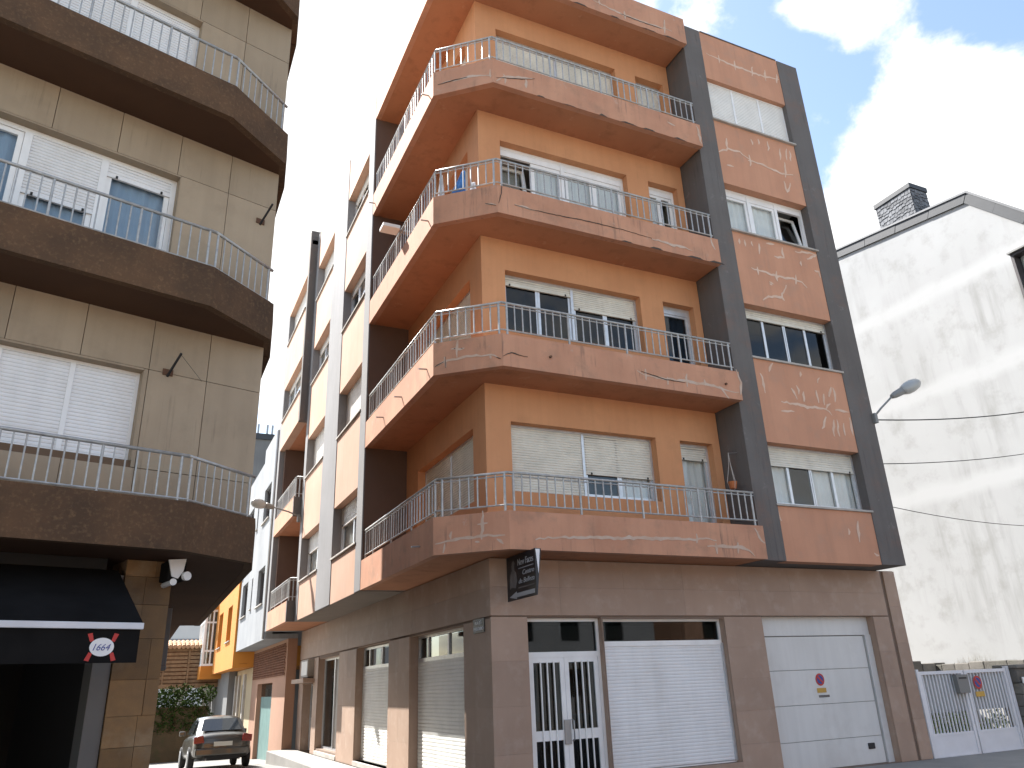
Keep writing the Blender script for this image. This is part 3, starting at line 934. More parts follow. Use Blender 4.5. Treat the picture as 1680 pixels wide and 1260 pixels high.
# ------------------------------------------------------------------ things fixed to the orange building
M['sign_black'] = plain('sign_black', (.018, .018, .02), .35)
M['sign_white'] = plain('sign_white', (.75, .75, .75), .5)
M['sign_grey'] = plain('sign_grey', (.36, .36, .37), .5)
M['figure_grey'] = plain('figure_grey', (.16, .145, .14), .6, var=.4, scale=9)
FS = Frame((.27, -.05), (0, -1), (-1, 0))          # text reads towards the viewer's right
sg = thing('projecting_sign', 'black tapered sign with white lettering and arrow under the balcony corner', 'sign', (0, 0, 0))
mb = MB()
b0 = [(.27, -.05), (.27, -1.03), (.29, -1.03), (.29, -.05)]
t0 = [(.27, -.05), (.27, -1.03), (.375, -1.03), (.375, -.05)]
mb.v += [(p[0], p[1], 2.83) for p in b0] + [(p[0], p[1], 3.485) for p in t0]
mb.f += [(3, 2, 1, 0), (4, 5, 6, 7), (0, 1, 5, 4), (1, 2, 6, 5), (2, 3, 7, 6), (3, 0, 4, 7)]
mb.m += [0] * 6
mb.build('board', M['sign_black'], sg, bevel=.004)
MB().quad([(.282, -1.0325, 3.475), (.352, -1.0325, 3.475), (.318, -1.0325, 3.12)]).build('white_wedge', M['sign_white'], sg, flip=False)
text_mesh(FS, 'New Faces', .40, 3.315, .10, .001, M['sign_grey'], sg, width=.52)
MB().box(FS, .42, .92, .0, .002, 3.265, 3.275).build('rule', M['sign_grey'], sg)
text_mesh(FS, 'Centro', .56, 3.165, .072, .001, M['sign_grey'], sg, width=.38, shear=.2)
text_mesh(FS, 'de Belleza', .42, 3.05, .072, .001, M['sign_grey'], sg, width=.52, shear=.2)
MB().box(FS, .40, .92, .0, .002, 2.985, 3.0).build('small_print', M['figure_grey'], sg)
MB().slab(FS, [(.08, 2.885), (.33, 2.84), (.33, 2.865), (.93, 2.865), (.93, 2.925), (.33, 2.925), (.33, 2.95)], .0, .002).build('arrow', M['sign_grey'], sg)
MB().slab(FS, [(.10, 3.0), (.16, 3.02), (.30, 3.0), (.36, 3.1), (.33, 3.22), (.27, 3.27), (.27, 3.32), (.29, 3.37), (.25, 3.41), (.20, 3.39), (.18, 3.33), (.19, 3.27), (.12, 3.2)], .0, .002).build('printed_figure', M['figure_grey'], sg)
for y in (-.25, -.75):
    MB().tube([(.32, y, 3.48), (.32, y, 3.505)], .015).build('hanger', M['steel'], sg)

FT = Frame((-.002, 0), (0, -1), (-1, 0))
ps = thing('street_name_plate', 'small dark street name plate on the brown stone corner', 'sign')
MB().box(FT, -.66, -.22, .0, .012, 2.42, 2.63).build('plate', M['sign_black'], ps, bevel=.003)
text_mesh(FT, 'RÚA DO', -.58, 2.545, .055, .013, M['sign_white'], ps, width=.26)
text_mesh(FT, 'PERDOURO', -.63, 2.455, .055, .013, M['sign_white'], ps, width=.38)

M['sign_red'] = plain('sign_red', (.48, .035, .03), .45)
M['sign_blue'] = plain('sign_blue', (.04, .06, .26), .45)
M['sign_amber'] = plain('sign_amber', (.55, .33, .06), .5, var=.25)


def disc_mb(F, u, z, r, n0, n1, k=24, sz=1.0):
    return MB().slab(F, [(u + r * math.cos(2 * math.pi * i / k), z + sz * r * math.sin(2 * math.pi * i / k)) for i in range(k)], n0, n1)


def no_parking(F, u, z, r, n, label):
    t = thing('no_parking_sign', label, 'sign')
    disc_mb(F, u, z, r, n, n + .004).build('red_disc', M['sign_red'], t)
    disc_mb(F, u, z, r * .72, n + .0045, n + .006).build('blue_disc', M['sign_blue'], t)
    s = r * .11
    a = r * .52
    MB().slab(F, [(u - a - s, z + a - s), (u - a + s, z + a + s), (u + a + s, z - a + s), (u + a - s, z - a - s)], n + .0065, n + .008).build('red_bar', M['sign_red'], t)
    MB().box(F, u - r * 1.05, u + r * 1.05, n, n + .004, z - r * 2.1, z - r * 1.35).build('amber_plate', M['sign_amber'], t)
    return t


no_parking(FR, 6.55, 1.54, .105, -.168, 'round red and blue no parking sign on the white garage door')
MB().box(FR, 6.46, 6.72, -.168, -.166, 1.24, 1.28).build('amber_plate_caption', M['figure_grey'], bpy.data.objects['no_parking_sign'])

# meter box and cable trunk by the side door
mbx = thing('meter_box', 'pale meter box above the side door up the street', 'meter box')
MB().box(FL, 12.9, 13.9, -.03, .18, 2.10, 2.58).build('case', M['sill'], mbx, bevel=.01)
MB().box(FL, 12.98, 13.82, .181, .187, 2.15, 2.53).build('cover', M['white_frame'], mbx, bevel=.004)

# towels and laundry on the third floor balcony rail
M['towel_blue'] = plain('blue_towel', (.10, .26, .60), .95, .1, var=.6, scale=5)
M['towel_white'] = plain('white_cloth', (.72, .72, .74), .95, .1, var=.2)


def cloth(F, u0, u1, u2, u3, z0, z1, n, mat, name, label, seed):
    """hanging cloth: bottom u0..u1, top u2..u3"""
    mb = MB()
    rnd = random.Random(seed)
    ph = rnd.uniform(0, 6)
    k, r = 18, 8
    for j in range(r + 1):
        t = j / r
        for i in range(k + 1):
            s = i / k
            u = (u0 + (u1 - u0) * s) * (1 - t) + (u2 + (u3 - u2) * s) * t
            mb.v.append(F(u, n + .022 * math.sin(s * 15 + ph + t) * (1.1 - t) , z0 + (z1 - z0) * t - .02 * math.sin(s * 7 + ph) * (1 - t)))
    for j in range(r):
        for i in range(k):
            a = j * (k + 1) + i
            mb.f.append((a, a + 1, a + k + 2, a + k + 1))
            mb.m.append(0)
    o = mb.build(name, mat, smooth=True)
    md = o.modifiers.new('thick', 'SOLIDIFY')
    md.thickness = .006
    return tag(o, label, 'laundry')


b3 = B[2]
cloth(FC, .26, .56, .50, .57, b3 + .56, b3 + 1.10, -.13, M['towel_blue'], 'towel', 'blue towel hanging behind the third floor balcony rail', 3)
cloth(FC, .02, .17, .08, .13, b3 + .56, b3 + 1.10, -.13, M['towel_white'], 'white_cloth', 'white cloth draped at the corner of the third floor balcony', 5)
cloth(FC, .62, .78, .68, .75, b3 + .56, b3 + .82, -.14, M['towel_white'], 'cloth_bundle', 'small pale cloth beside the blue towel on the balcony', 9)

fl = thing('floodlight', 'pale flat floodlight sticking out from the third floor side rail', 'light')
MB().box(FL, 2.0, 2.28, -.02, .34, 10.42, 10.50).build('housing', M['white_frame'], fl, bevel=.01)
MB().tube([FL(2.1, -.02, 10.46), FL(2.1, -.08, 10.42)], .012).build('arm', M['steel'], fl) if False else MB().box(FL, 2.08, 2.2, -.9, -.02, 10.44, 10.47).build('arm', M['steel'], fl)
fl.location = (-.93, 0, 0)

# metal drip spouts in the side parapets
k = 0
for b, ys in ((B[0], (.6,)), (B[1], (.3, 1.7, 2.9)), (B[2], (.25,)), (B[3], (.25, 4.1))):
    for y in ys:
        MB().tube([FL(y, .88, b + .24), FL(y, 1.06, b + .225)], .014, 8).build('drain_spout', M['steel'], main)
for u in (.85, 4.5):
    MB().tube([FR(u, .75, B[1] + .28), FR(u, .83, B[1] + .27)], .022, 10).build('drain_spout', M['rust'], main)

# hanging pot at the right end of the first floor balcony
hp = thing('hanging_flowerpot', 'terracotta pot in a pale cord hanger at the end of the lowest balcony', 'flowerpot', (0, 0, 0))
M['terracotta'] = plain('terracotta', (.42, .14, .05), .85)
M['cord'] = plain('cord', (.45, .42, .38), .9)
M['leaf'] = plain('leaf', (.10, .16, .035), .7, var=.5, scale=10)
px, py = 4.66, -.42
MB().tube([(px, py, 4.80), (px, py, 4.81), (px, py, 4.93)], [.055, .06, .085], 14).build('pot', M['terracotta'], hp, smooth=False)
for a in range(3):
    an = a * 2.1 + .4
    MB().tube([(px, py, 5.48), (px + .02 * math.cos(an), py + .02 * math.sin(an), 5.25), (px + .086 * math.cos(an), py + .086 * math.sin(an), 4.94), (px + .05 * math.cos(an), py + .05 * math.sin(an), 4.79)], .006, 5).build('cord', M['cord'], hp)
MB().tube([(px, py, 5.47), (4.88, py, 5.50)], .008, 5).build('hook', M['steel'], hp)

# street lamp on the right-hand pillar
M['lamp_glass'] = plain('lamp_bowl', (.34, .35, .34), .3, .5)


def street_lamp(pts, head, label):
    """pts: arm polyline, head: (start, end) of the lantern"""
    t = thing('street_lamp', label, 'street lamp', (0, 0, 0), group='wall-mounted street lamps')
    MB().tube(pts, .022, 8).build('arm', M['lamp_grey'], t, smooth=True)
    a, e = Vector(head[0]), Vector(head[1])
    d = (e - a)
    L = d.length
    P_ = lambda s: tuple(a + d * s)
    MB().tube([P_(-.02), P_(0), P_(.12), P_(.34), P_(.36)], [.03, .05, .075, .085, .07], 10).build('gear_box', M['lamp_grey'], t, smooth=False)
    MB().tube([P_(.36), P_(.42), P_(.55), P_(.72), P_(.88), P_(.97), P_(1)], [.07, .10, .135, .14, .115, .07, .02], 12).build('bowl', M['lamp_glass'], t, smooth=True)
    mb = MB().box(W, pts[0][0] - .06, pts[0][0] + .02, pts[0][1] - .05, pts[0][1] + .05, pts[0][2] - .16, pts[0][2] + .05).build('bracket', M['lamp_grey'], t, bevel=.008)
    return t


street_lamp([(8.42, -.70, 6.52), (8.62, -.72, 6.70), (9.09, -.72, 7.05)], ((9.05, -.72, 7.02), (10.02, -.72, 7.48)), 'grey street lamp on a curved arm at the right-hand grey pillar')
street_lamp([(-.98, 11.2, 6.36), (-1.3, 11.15, 6.47), (-1.75, 11.1, 6.57)], ((-1.72, 11.1, 6.56), (-2.36, 11.0, 6.66)), 'pale street lamp reaching over the narrow side street')

M['cable'] = plain('cable', (.03, .03, .03), .7)


def cable(a, c, sag, label, r=.010):
    a, c = Vector(a), Vector(c)
    pts = []
    for i in range(17):
        t = i / 16
        p = a.lerp(c, t)
        p.z -= sag * 4 * t * (1 - t)
        pts.append(p)
    o = MB().tube(pts, r, 6).build('overhead_cable', M['cable'], smooth=True)
    tag(o, label, 'cable', 'cables strung to the right of the orange building')


cable((8.42, -.69, 6.44), (20.0, -.0, 8.9), .28, 'highest black cable running right from the lamp bracket', .013)
cable((8.41, -.60, 5.53), (20.0, .2, 7.75), .25, 'middle black cable crossing the white gable wall', .009)
cable((8.41, -.60, 4.66), (20.0, .6, 5.35), .35, 'lowest thin cable sagging across the white gable wall', .007)

# ------------------------------------------------------------------ the beige and brown building on the left
LU, LN = (.96245, .27146), (.27146, -.96245)
LO = (-3.69, -.98)
FB = Frame(LO, LU, LN)
M['beige'] = surf('beige_panel', (.38, .30, .212), (.335, .262, .185), patch=1.3, streak=.28, grain=170, dirt=(.22, .17, .12), dirt_amt=.4, rand=.09, runs=(.16, .12, .085), runs_amt=.5)
M['beige_joint'] = plain('rusty_joint', (.15, .095, .06), .95)
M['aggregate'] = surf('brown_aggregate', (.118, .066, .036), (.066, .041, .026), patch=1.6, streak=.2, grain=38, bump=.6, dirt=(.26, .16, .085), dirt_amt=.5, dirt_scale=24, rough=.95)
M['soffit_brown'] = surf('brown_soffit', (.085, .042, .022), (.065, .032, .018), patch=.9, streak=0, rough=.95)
left = thing('apartment_building', 'beige panelled apartment block with brown balconies at the left edge', 'building')
LBZ = [3.13, 6.06, 8.90, 11.75]
UL = -6.6
opw = [(-4.4, -1.46, 4.25, 5.38), (-5.0, -1.36, 6.80, 8.24), (-5.0, -1.36, 9.62, 11.02)]
wall_mb(FB, UL, 0, 3.34, 11.749, -.3, -.028, opw).build('wall_core', M['beige_joint'], left)
ucol = [-6.6, -5.85, -5.12, -4.4, -3.66, -2.92, -2.17, -1.41, -.71, 0]
for fi, (b, nx) in enumerate(zip(LBZ[:3], LBZ[1:])):
    o = opw[fi]
    rows = [b + .205, (b + .25 + o[2]) / 2 + .35 if fi == 0 else b + .62, o[3] + .02, nx + .001]
    for j in range(3):
        for i in range(len(ucol) - 1):
            a, c, z0, z1 = ucol[i], ucol[i + 1], rows[j], rows[j + 1]
            if j == 2:
                pass
            else:
                # cut by the window
                if c > o[0] and a < o[1]:
                    if z0 < o[2] and j == 0:
                        z1 = min(z1, o[2] - .002)
                    elif z0 < o[3]:
                        if a < o[1] < c:
                            a = o[1] + .0
                        else:
                            continue
            g = .004
            if c - a < .03 or z1 - z0 < .03:
                continue
            MB().box(FB, a + g, c - g, -.028, .0 + random.uniform(-.002, .002), z0 + g, z1 - g).build('facade_panel', M['beige'], left)
# reveals
for o in opw:
    MB().box(FB, o[1] - .004, o[1] + .02, -.28, -.001, o[2], o[3] - .005).box(FB, o[0], o[1], -.28, -.001, o[3] - .004, o[3] + .02).build('reveal', M['beige'], left)
n = -.14
window(left, FB, -4.4, -1.46, 4.25, 5.38, n, [(1, 1, 1, None)] * 4, 'white_pvc', 'shop_white', fw=.045)
window(left, FB, -5.0, -1.36, 6.80, 8.24, n, [(1.0, 0, 1, 'curtain_blue'), (1.0, 0, 1, 'curtain_blue'), (.92, .62, 1, 'curtain_blue'), (.95, .14, 1, 'curtain_blue')], 'white_pvc', 'shop_white', fw=.07, sw=.06)
window(left, FB, -5.0, -1.36, 9.62, 11.02, n, [(1, .5, 1, None), (1, .6, 1, None), (1, .62, 1, None), (1, .62, 1, None)], 'white_pvc', 'shop_white', fw=.07, sw=.05)
# brown balconies that turn the corner
for i, b in enumerate(LBZ):
    h = .53 if i < 3 else .62
    poly = [(UL, -.9), (UL, .76), (-1.05, .76), (-.07, .27), (.15, -.25)]
    wl_ = [FB(p[0], p[1], 0)[:2] for p in poly]
    wl_ += [(-3.60, 7.84), (-6.0, 7.84)]
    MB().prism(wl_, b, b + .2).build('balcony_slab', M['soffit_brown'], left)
    t = .1
    for q in ([(UL, .79), (-1.03, .79), (-1.06, .79 - t), (UL, .79 - t)], [(-1.03, .79), (-.04, .30), (-.09, .30 - t), (-1.06, .79 - t)], [(-.04, .30), (.20, -.25), (.08, -.25), (-.09, .2)]):
        MB().prism(q, b - .004, b + h, F=FB).build('parapet', M['aggregate'], left)
    p0 = FB(.20, -.251, 0)[:2]
    MB().prism([p0, (-3.549, 7.88), (-3.66, 7.88), (p0[0] - .1, p0[1] + .02)], b - .004, b + h).build('parapet', M['aggregate'], left)
    if i < 3:
        pts = [FB(UL, .74, 0)[:2], FB(-1.045, .74, 0)[:2], FB(-.08, .26, 0)[:2]]
        railing(left, pts, b + h + .03, b + 1.05, b + h - .01, M['alu_rail'], .115, 8, r=.0095, double=False)
# hidden mass and side wall
body = [FB(UL, -1.3, 0)[:2], FB(-.05, -1.3, 0)[:2], (-3.74, 7.85), (-11.5, 7.85)]
MB().prism(body, 3.3, 12.3).build('rear_block', M['beige'], left)
MB().prism([FB(0, -.031, 0)[:2], FB(0, -1.299, 0)[:2], FB(-.3, -1.299, 0)[:2], FB(-.3, -.031, 0)[:2]], 3.3, 11.75).build('side_wall', M['beige'], left)
# ground floor: stone clad pier, dark bar front
M['clad'] = surf('rust_slate', (.26, .15, .065), (.17, .105, .055), patch=3.5, streak=.1, grain=90, dirt=(.33, .26, .17), dirt_amt=.6, rand=.38, rough=.7)
M['bar_dark'] = plain('bar_dark', (.012, .011, .011), .8)
M['jamb'] = plain('grey_jamb', (.115, .11, .105), .5)
rnd = random.Random(11)
z = 0.0
while z < 3.1:
    hh = rnd.choice((.30, .42, .36))
    cut = rnd.choice((-1.12, -1.02, -.98))
    for a, c in ((-1.34, cut), (cut, -.84)):
        MB().box(FB, a + .002, c - .002, -.04, rnd.uniform(-.004, .004), z + .002, min(z + hh, 3.12) - .002).build('cladding_tile', M['clad'], left)
    z += hh
MB().box(FB, -1.335, -.845, -.6, -.041, 0, 3.125).build('pier', M['beige_joint'], left)
MB().box(FB, -1.53, -1.345, -.35, -.03, 0, 2.95).build('door_jamb', M['jamb'], left, bevel=.006)
sidew = [FB(-.845, -.602, 0)[:2], (-4.52, 7.8), (-4.9, 7.8), FB(-1.2, -.602, 0)[:2]]
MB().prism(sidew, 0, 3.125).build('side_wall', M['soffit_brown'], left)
mb = MB()
for pts in ([(UL, -.3, 0), (UL, -5, 0), (UL, -5, 3.1), (UL, -.3, 3.1)], [(UL, -5, 0), (-1.3, -5, 0), (-1.3, -5, 3.1), (UL, -5, 3.1)], [(-1.3, -5, 0), (-1.3, -.6, 0), (-1.3, -.6, 3.1), (-1.3, -5, 3.1)],
            [(UL, -.3, .005), (-1.3, -.3, .005), (-1.3, -5, .005), (UL, -5, .005)]):
    mb.quad([FB(*p) for p in pts])
mb.build('bar_interior', M['bar_dark'], left)
MB().box(FB, UL, -1.53, -.35, -.05, 2.5, 3.12).build('lintel', M['bar_dark'], left)

# awnings
M['awning_black'] = plain('black_awning_cloth', (.014, .0135, .0135), .95, .03, var=.3)
M['awning_bar'] = plain('awning_bar', (.62, .63, .66), .4)
aw = thing('awning', 'black fabric awning with a pale front bar and round beer emblem', 'awning')
MB().slab(Frame(FB(UL, 0, 0), (LN[0], LN[1]), (LU[0], LU[1])), [(.0, 2.98), (1.14, 2.34), (1.14, 2.352), (.0, 2.994)], 0, UL * -1 - 1.42).build('canopy_cloth', M['awning_black'], aw)
MB().box(FB, UL, -1.42, 1.135, 1.19, 2.285, 2.345).build('front_bar', M['awning_bar'], aw, bevel=.006)
MB().box(FB, UL, -1.44, 1.15, 1.158, 1.985, 2.285).build('valance', M['awning_black'], aw)
for u in (-5.5, -1.6):
    MB().tube([FB(u, .02, 2.75), FB(u - .25, .55, 2.55), FB(u, 1.13, 2.31)], .022, 8).build('folding_arm', M['jamb'], aw)
em = MB()
ue, ze = -1.76, 2.125
disc_mb(FB, ue, ze, .105, 1.1595, 1.163, 28, .78).build('emblem_disc', M['sign_white'], aw)
for sx, sz in ((1, 1), (-1, 1), (1, -1), (-1, -1)):
    MB().slab(FB, [(ue + sx * .075, ze + sz * .055), (ue + sx * .105, ze + sz * .045), (ue + sx * .135, ze + sz * .115), (ue + sx * .095, ze + sz * .125)], 1.1585, 1.161).build('emblem_ribbon', M['sign_red'], aw)
text_mesh(FB, '1664', ue, ze - .03, .06, 1.1635, M['sign_blue'], aw, width=.15, shear=.35, align='CENTER', thick=.001)
fa = thing('folded_awning', 'black folded awning cassette with white end caps under the brown balcony', 'awning')
MB().box(FB, -.98, -.78, -2.6, .28, 2.88, 3.10).build('cassette', M['awning_black'], fa, bevel=.02)
MB().slab(FB, [(-.99, 3.10), (-.80, 3.12), (-.82, 2.98), (-.87, 2.90), (-.94, 2.92)], .281, .30).build('end_cap', M['sign_white'], fa)
MB().tube([FB(-.92, .30, 2.86), FB(-.96, -2.6, 2.80)], .03, 8).build('roller', M['awning_bar'], fa)
MB().tube([FB(-.92, .295, 2.86), FB(-.92, .31, 2.86)], .038, 12).build('roller_cap', M['sign_white'], fa)
MB().tube([FB(-.79, .29, 2.93), FB(-.78, .33, 2.93)], .05, 12).build('round_cap', M['sign_white'], fa)
gp = MB().box(W, -4.47, -4.40, .3, .62, 2.05, 2.76).box(W, -4.475, -4.395, .27, .65, 2.0, 2.05).build('grey_metal_case', M['jamb'], bevel=.008)  # plain grey metal case of unknown use, no lantern
tag(gp, 'dark grey metal case fixed to the side of the left ground floor', 'metal case')

# brackets on the beige wall
for (u, z, lab, s) in ((-1.19, 5.42, 'dark bracket with a guy wire on the beige wall below the middle balcony', 1), (-.22, 8.0, 'thin dark bracket near the edge of the beige wall above the middle balcony', 0)):
    t = thing('wall_bracket', lab, 'bracket', group='brackets on the beige wall')
    MB().box(FB, u - .06, u + .06, -.01, .015, z - .05, z + .03).build('foot', M['rust'], t)
    MB().tube([FB(u, .0, z - .06), FB(u + .05, .28, z + .16)], .017, 6).build('arm', M['black'], t)
    if s:
        MB().tube([FB(u + .05, .27, z + .15), FB(u + .42, .0, z - .03)], .003, 4).build('guy_wire', M['black'], t)

# ------------------------------------------------------------------ white gabled house on the right
M['white_wall'] = surf('stained_white_wall', (.375, .378, .378), (.34, .342, .34), patch=.5, streak=.0, grain=120, dirt=(.25, .25, .235), dirt_amt=.75, dirt_scale=1.7)
# vertical rain stains on the gable
def stain(m):
    nt = m.node_tree
    b = nt.nodes['Principled BSDF']
    src = b.inputs['Base Color'].links[0].from_socket
    f = ramp(nt, noise(nt, mapped(nt, (2.4, 2.4, .28)), 1.0, 6, .62), .47, .70, 0, .8)
    g = ramp(nt, noise(nt, mapped(nt, (.35, .35, .35)), 1.0, 3), .42, .6, 0, 1)
    mul = nt.nodes.new('ShaderNodeMath')
    mul.operation = 'MULTIPLY'
    nt.links.new(f, mul.inputs[0])
    nt.links.new(g, mul.inputs[1])
    t = nt.nodes.new('ShaderNodeTexCoord')
    sp = nt.nodes.new('ShaderNodeSeparateXYZ')
    nt.links.new(t.outputs['Object'], sp.inputs[0])
    # the floor slabs keep dry: three paler strips without stains
    keep = mul.outputs[0]
    wob = ramp(nt, noise(nt, mapped(nt), .9, 4), 0, 1, -.16, .16)
    for zc_ in (11.57, 8.87, 6.1):
        d1 = nt.nodes.new('ShaderNodeMath'); d1.operation = 'ADD'
        nt.links.new(sp.outputs[2], d1.inputs[0]); nt.links.new(wob, d1.inputs[1])
        d2 = nt.nodes.new('ShaderNodeMath'); d2.operation = 'SUBTRACT'
        nt.links.new(d1.outputs[0], d2.inputs[0]); d2.inputs[1].default_value = zc_
        d3 = nt.nodes.new('ShaderNodeMath'); d3.operation = 'ABSOLUTE'
        nt.links.new(d2.outputs[0], d3.inputs[0])
        k = ramp(nt, d3.outputs[0], .10, .34, 0, 1)
        m2 = nt.nodes.new('ShaderNodeMath'); m2.operation = 'MULTIPLY'
        nt.links.new(keep, m2.inputs[0]); nt.links.new(k, m2.inputs[1])
        keep = m2.outputs[0]
        src = mixcol(nt, ramp(nt, d3.outputs[0], .10, .34, .75, 0), src, (.40, .402, .402))
    c = mixcol(nt, keep, src, (.22, .22, .21))
    nt.links.new(c, b.inputs['Base Color'])


stain(M['white_wall'])
M['white_band'] = surf('white_band', (.62, .62, .605), (.585, .585, .57), patch=.8, streak=.05)
M['slate'] = surf('slate', (.135, .14, .15), (.11, .115, .125), patch=2, streak=.1, grain=60, rand=.3, rough=.55, spec=.45)
M['slate_fascia'] = surf('slate_fascia', (.046, .05, .056), (.036, .039, .044), patch=2, streak=.1, grain=30, rough=.55)
FW = Frame((14.5, 0), (0, 1), (-1, 0))
house = thing('gabled_house', 'white stained gable wall house with slate edges and a slate chimney', 'house')
rake = [(9.0, 14.98), (4.1, 14.23), (-.24, 13.56), (-1.49, 12.12), (-4.2, 9.0)]
MB().slab(FW, [(9.0, 0), *rake, (-4.2, 0)], -.3, 0).build('gable_wall', M['white_wall'], house)


def offset_line(pts, d):
    out = []
    for i, p in enumerate(pts):
        ns = []
        for a, c in ((i - 1, i), (i, i + 1)):
            if 0 <= a and c < len(pts):
                v = Vector(pts[c]) - Vector(pts[a])
                q = Vector((-v.y, v.x)).normalized()
                ns.append(q if q.y > 0 else -q)
        m_ = sum(ns, Vector((0, 0))).normalized()
        out.append(Vector(p) + m_ * (d / m_.dot(ns[0])))
    return out


lo_, hi_, top_ = [Vector(p) for p in rake], offset_line(rake, .26), offset_line(rake, .32)
for s in range(len(rake) - 1):
    L_ = (lo_[s + 1] - lo_[s]).length
    k = max(1, round(L_ / 1.1))
    for i in range(k):
        t0, t1 = i / k, (i + 1) / k - .004
        MB().slab(FW, [lo_[s].lerp(lo_[s + 1], t0), lo_[s].lerp(lo_[s + 1], t1), hi_[s].lerp(hi_[s + 1], t1), hi_[s].lerp(hi_[s + 1], t0)], -.2, .05 + .005 * (i % 2)).build('fascia_board', M['slate_fascia'], house)
    MB().slab(FW, [hi_[s] + Vector((0, .002)), hi_[s + 1] + Vector((0, .002)), top_[s + 1], top_[s]], -9.0, .08).build('roof_slope', M['slate'], house)
MB().box(W, 14.81, 23.5, -4.1, 8.9, 0, 9.0).build('rear_block', M['white_band'], house)
MB().slab(FW, [(8.9, 9.0), (8.9, 14.9), (4.1, 14.2), (-.2, 13.5), (-4.1, 9.0)], -9, -.31).build('rear_gable', M['white_band'], house)
# skylight frame at the right-hand slope
MB().slab(FW, [(-1.55, 12.55), (-2.3, 11.69), (-2.25, 11.64), (-1.5, 12.5)], -1.2, -.3).build('skylight', M['jamb'], house)
# chimney with slate shingles
ch = MB().box(FW, 1.36, 2.60, -1.03, -.31, 13.6, 15.24).build('chimney', M['slate_fascia'], house)
MB().box(FW, 1.32, 2.64, -1.07, -.27, 15.24, 15.40).build('chimney_cap', M['slate_fascia'], ch, bevel=.01)
rnd = random.Random(2)
M['shingle_l'] = surf('slate_shingle', (.165, .17, .18), (.13, .135, .145), patch=3, streak=.1, grain=60, rand=.35, rough=.8, spec=.2)
for j in range(12):
    z0 = 13.78 + j * .12
    for (FF, a, c) in ((FW, 1.36, 2.60), (Frame((14.81, 1.36), (1, 0), (0, -1)), 0, .72)):
        w = .125
        off = (j % 2) * w / 2 + rnd.uniform(-.01, .01)
        u = a - off
        while u < c - .01:
            u0, u1 = max(a, u + .006), min(c, u + w - .006)
            if u1 - u0 > .02:
                base = -.31 if FF is FW else 0.0
                zb_ = z0 + rnd.choice((-.03, 0, 0, .03))
                zt_ = min(z0 + .13, 15.235)
                mb = MB()
                b_ = len(mb.v)
                for (uu, nn, zq) in ((u0, base + .001, zb_), (u1, base + .001, zb_), (u1, base + .022, zb_), (u0, base + .022, zb_), (u0, base + .001, zt_), (u1, base + .001, zt_), (u1, base + .006, zt_), (u0, base + .006, zt_)):
                    mb.v.append(FF(uu, nn, zq))
                for f in ((0, 3, 2, 1), (4, 5, 6, 7), (0, 1, 5, 4), (1, 2, 6, 5), (2, 3, 7, 6), (3, 0, 4, 7)):
                    mb.f.append(f)
                    mb.m.append(0)
                mb.build('shingle', M['shingle_l'], ch)
            u += w
# dark framed oriel at the right edge
M['dark_frame'] = plain('dark_brown_frame', (.055, .048, .05), .5)
ori = frame_mb(FW, -2.5, -1.10, 9.9, 11.38, -.02, .30, .07).build('oriel', M['dark_frame'], house)
MB().slab(FW, [(-2.55, 11.385), (-1.06, 11.385), (-1.06, 11.43), (-2.55, 11.43)], -.02, .36).build('oriel_roof', M['lamp_grey'], ori)
MB().box(FW, -2.43, -1.17, .1, .11, 9.97, 11.31).build('pane', M['glass'], ori)
curtain_mb(FW, -2.4, -1.17, 9.97, 11.31, .04).build('curtain', M['curtain'], ori)

# ------------------------------------------------------------------ gate, garden wall and plants
M['gate_screen'] = surf('weathered_screen', (.47, .47, .46), (.40, .40, .39), patch=4, streak=.3, grain=40)
M['gate_white'] = plain('gate_white', (.72, .72, .74), .5, var=.1)
gate = thing('driveway_gate', 'white barred driveway gate with solid lower panels beside the orange building', 'gate')
FG = Frame((0, .02), (1, 0), (0, -1))
bar_me = None
for (a, c) in ((8.93, 10.19), (10.23, 11.50)):
    leaf = frame_mb(FG, a, c, .06, 1.60, -.03, .03, .06).build('gate_leaf', M['gate_white'], gate)
    MB().box(FG, a + .06, c - .06, -.012, .012, .12, .46).build('lower_panel', M['gate_white'], leaf)
    MB().box(FG, a + .06, c - .06, -.02, .02, .46, .50).build('cross_rail', M['gate_white'], leaf)
    MB().box(FG, a + .065, c - .065, -.032, -.022, .86, 1.53).build('infill_sheet', M['gate_screen'], leaf)
    k = 12
    for i in range(k):
        u = a + .06 + (c - a - .12) * (i + .5) / k
        MB().box(FG, u - .011, u + .011, -.012, .012, .50, 1.54).build('bar', M['gate_white'], leaf)
MB().box(FG, 8.86, 8.92, -.04, .04, 0, 1.64).build('gate_post', M['gate_white'], gate)
MB().box(FG, 11.52, 11.60, -.04, .04, 0, 1.64).build('gate_post', M['gate_white'], gate)
no_parking(FG, 10.55, 1.36, .125, .035, 'round red and blue no parking sign on the white barred gate')
mx = thing('letter_box', 'grey metal letter box hung on the white barred gate', 'letter box')
MB().slab(FG, [(9.86, 1.18), (10.16, 1.18), (10.18, 1.52), (9.84, 1.52)], .035, .13).build('case', M['lamp_grey'], mx, bevel=.006)
MB().box(FG, 9.90, 10.12, .131, .136, 1.44, 1.47).build('slot', M['black'], mx)
M['rubble'] = surf('rubble_stone', (.20, .185, .165), (.14, .13, .115), patch=3, streak=.15, grain=30, bump=.6, dirt=(.10, .11, .07), dirt_amt=.6, rand=.3)
M['plaster_pale'] = surf('pale_garden_wall', (.42, .41, .39), (.35, .34, .32), patch=1.5, streak=.3)
gw = thing('garden_wall', 'low garden wall with a dark stone top behind the white gate', 'wall')
MB().box(W, 8.9, 14.45, 3.6, 3.9, 0, 1.50).build('wall_face', M['plaster_pale'], gw)
u = 8.9
rnd = random.Random(8)
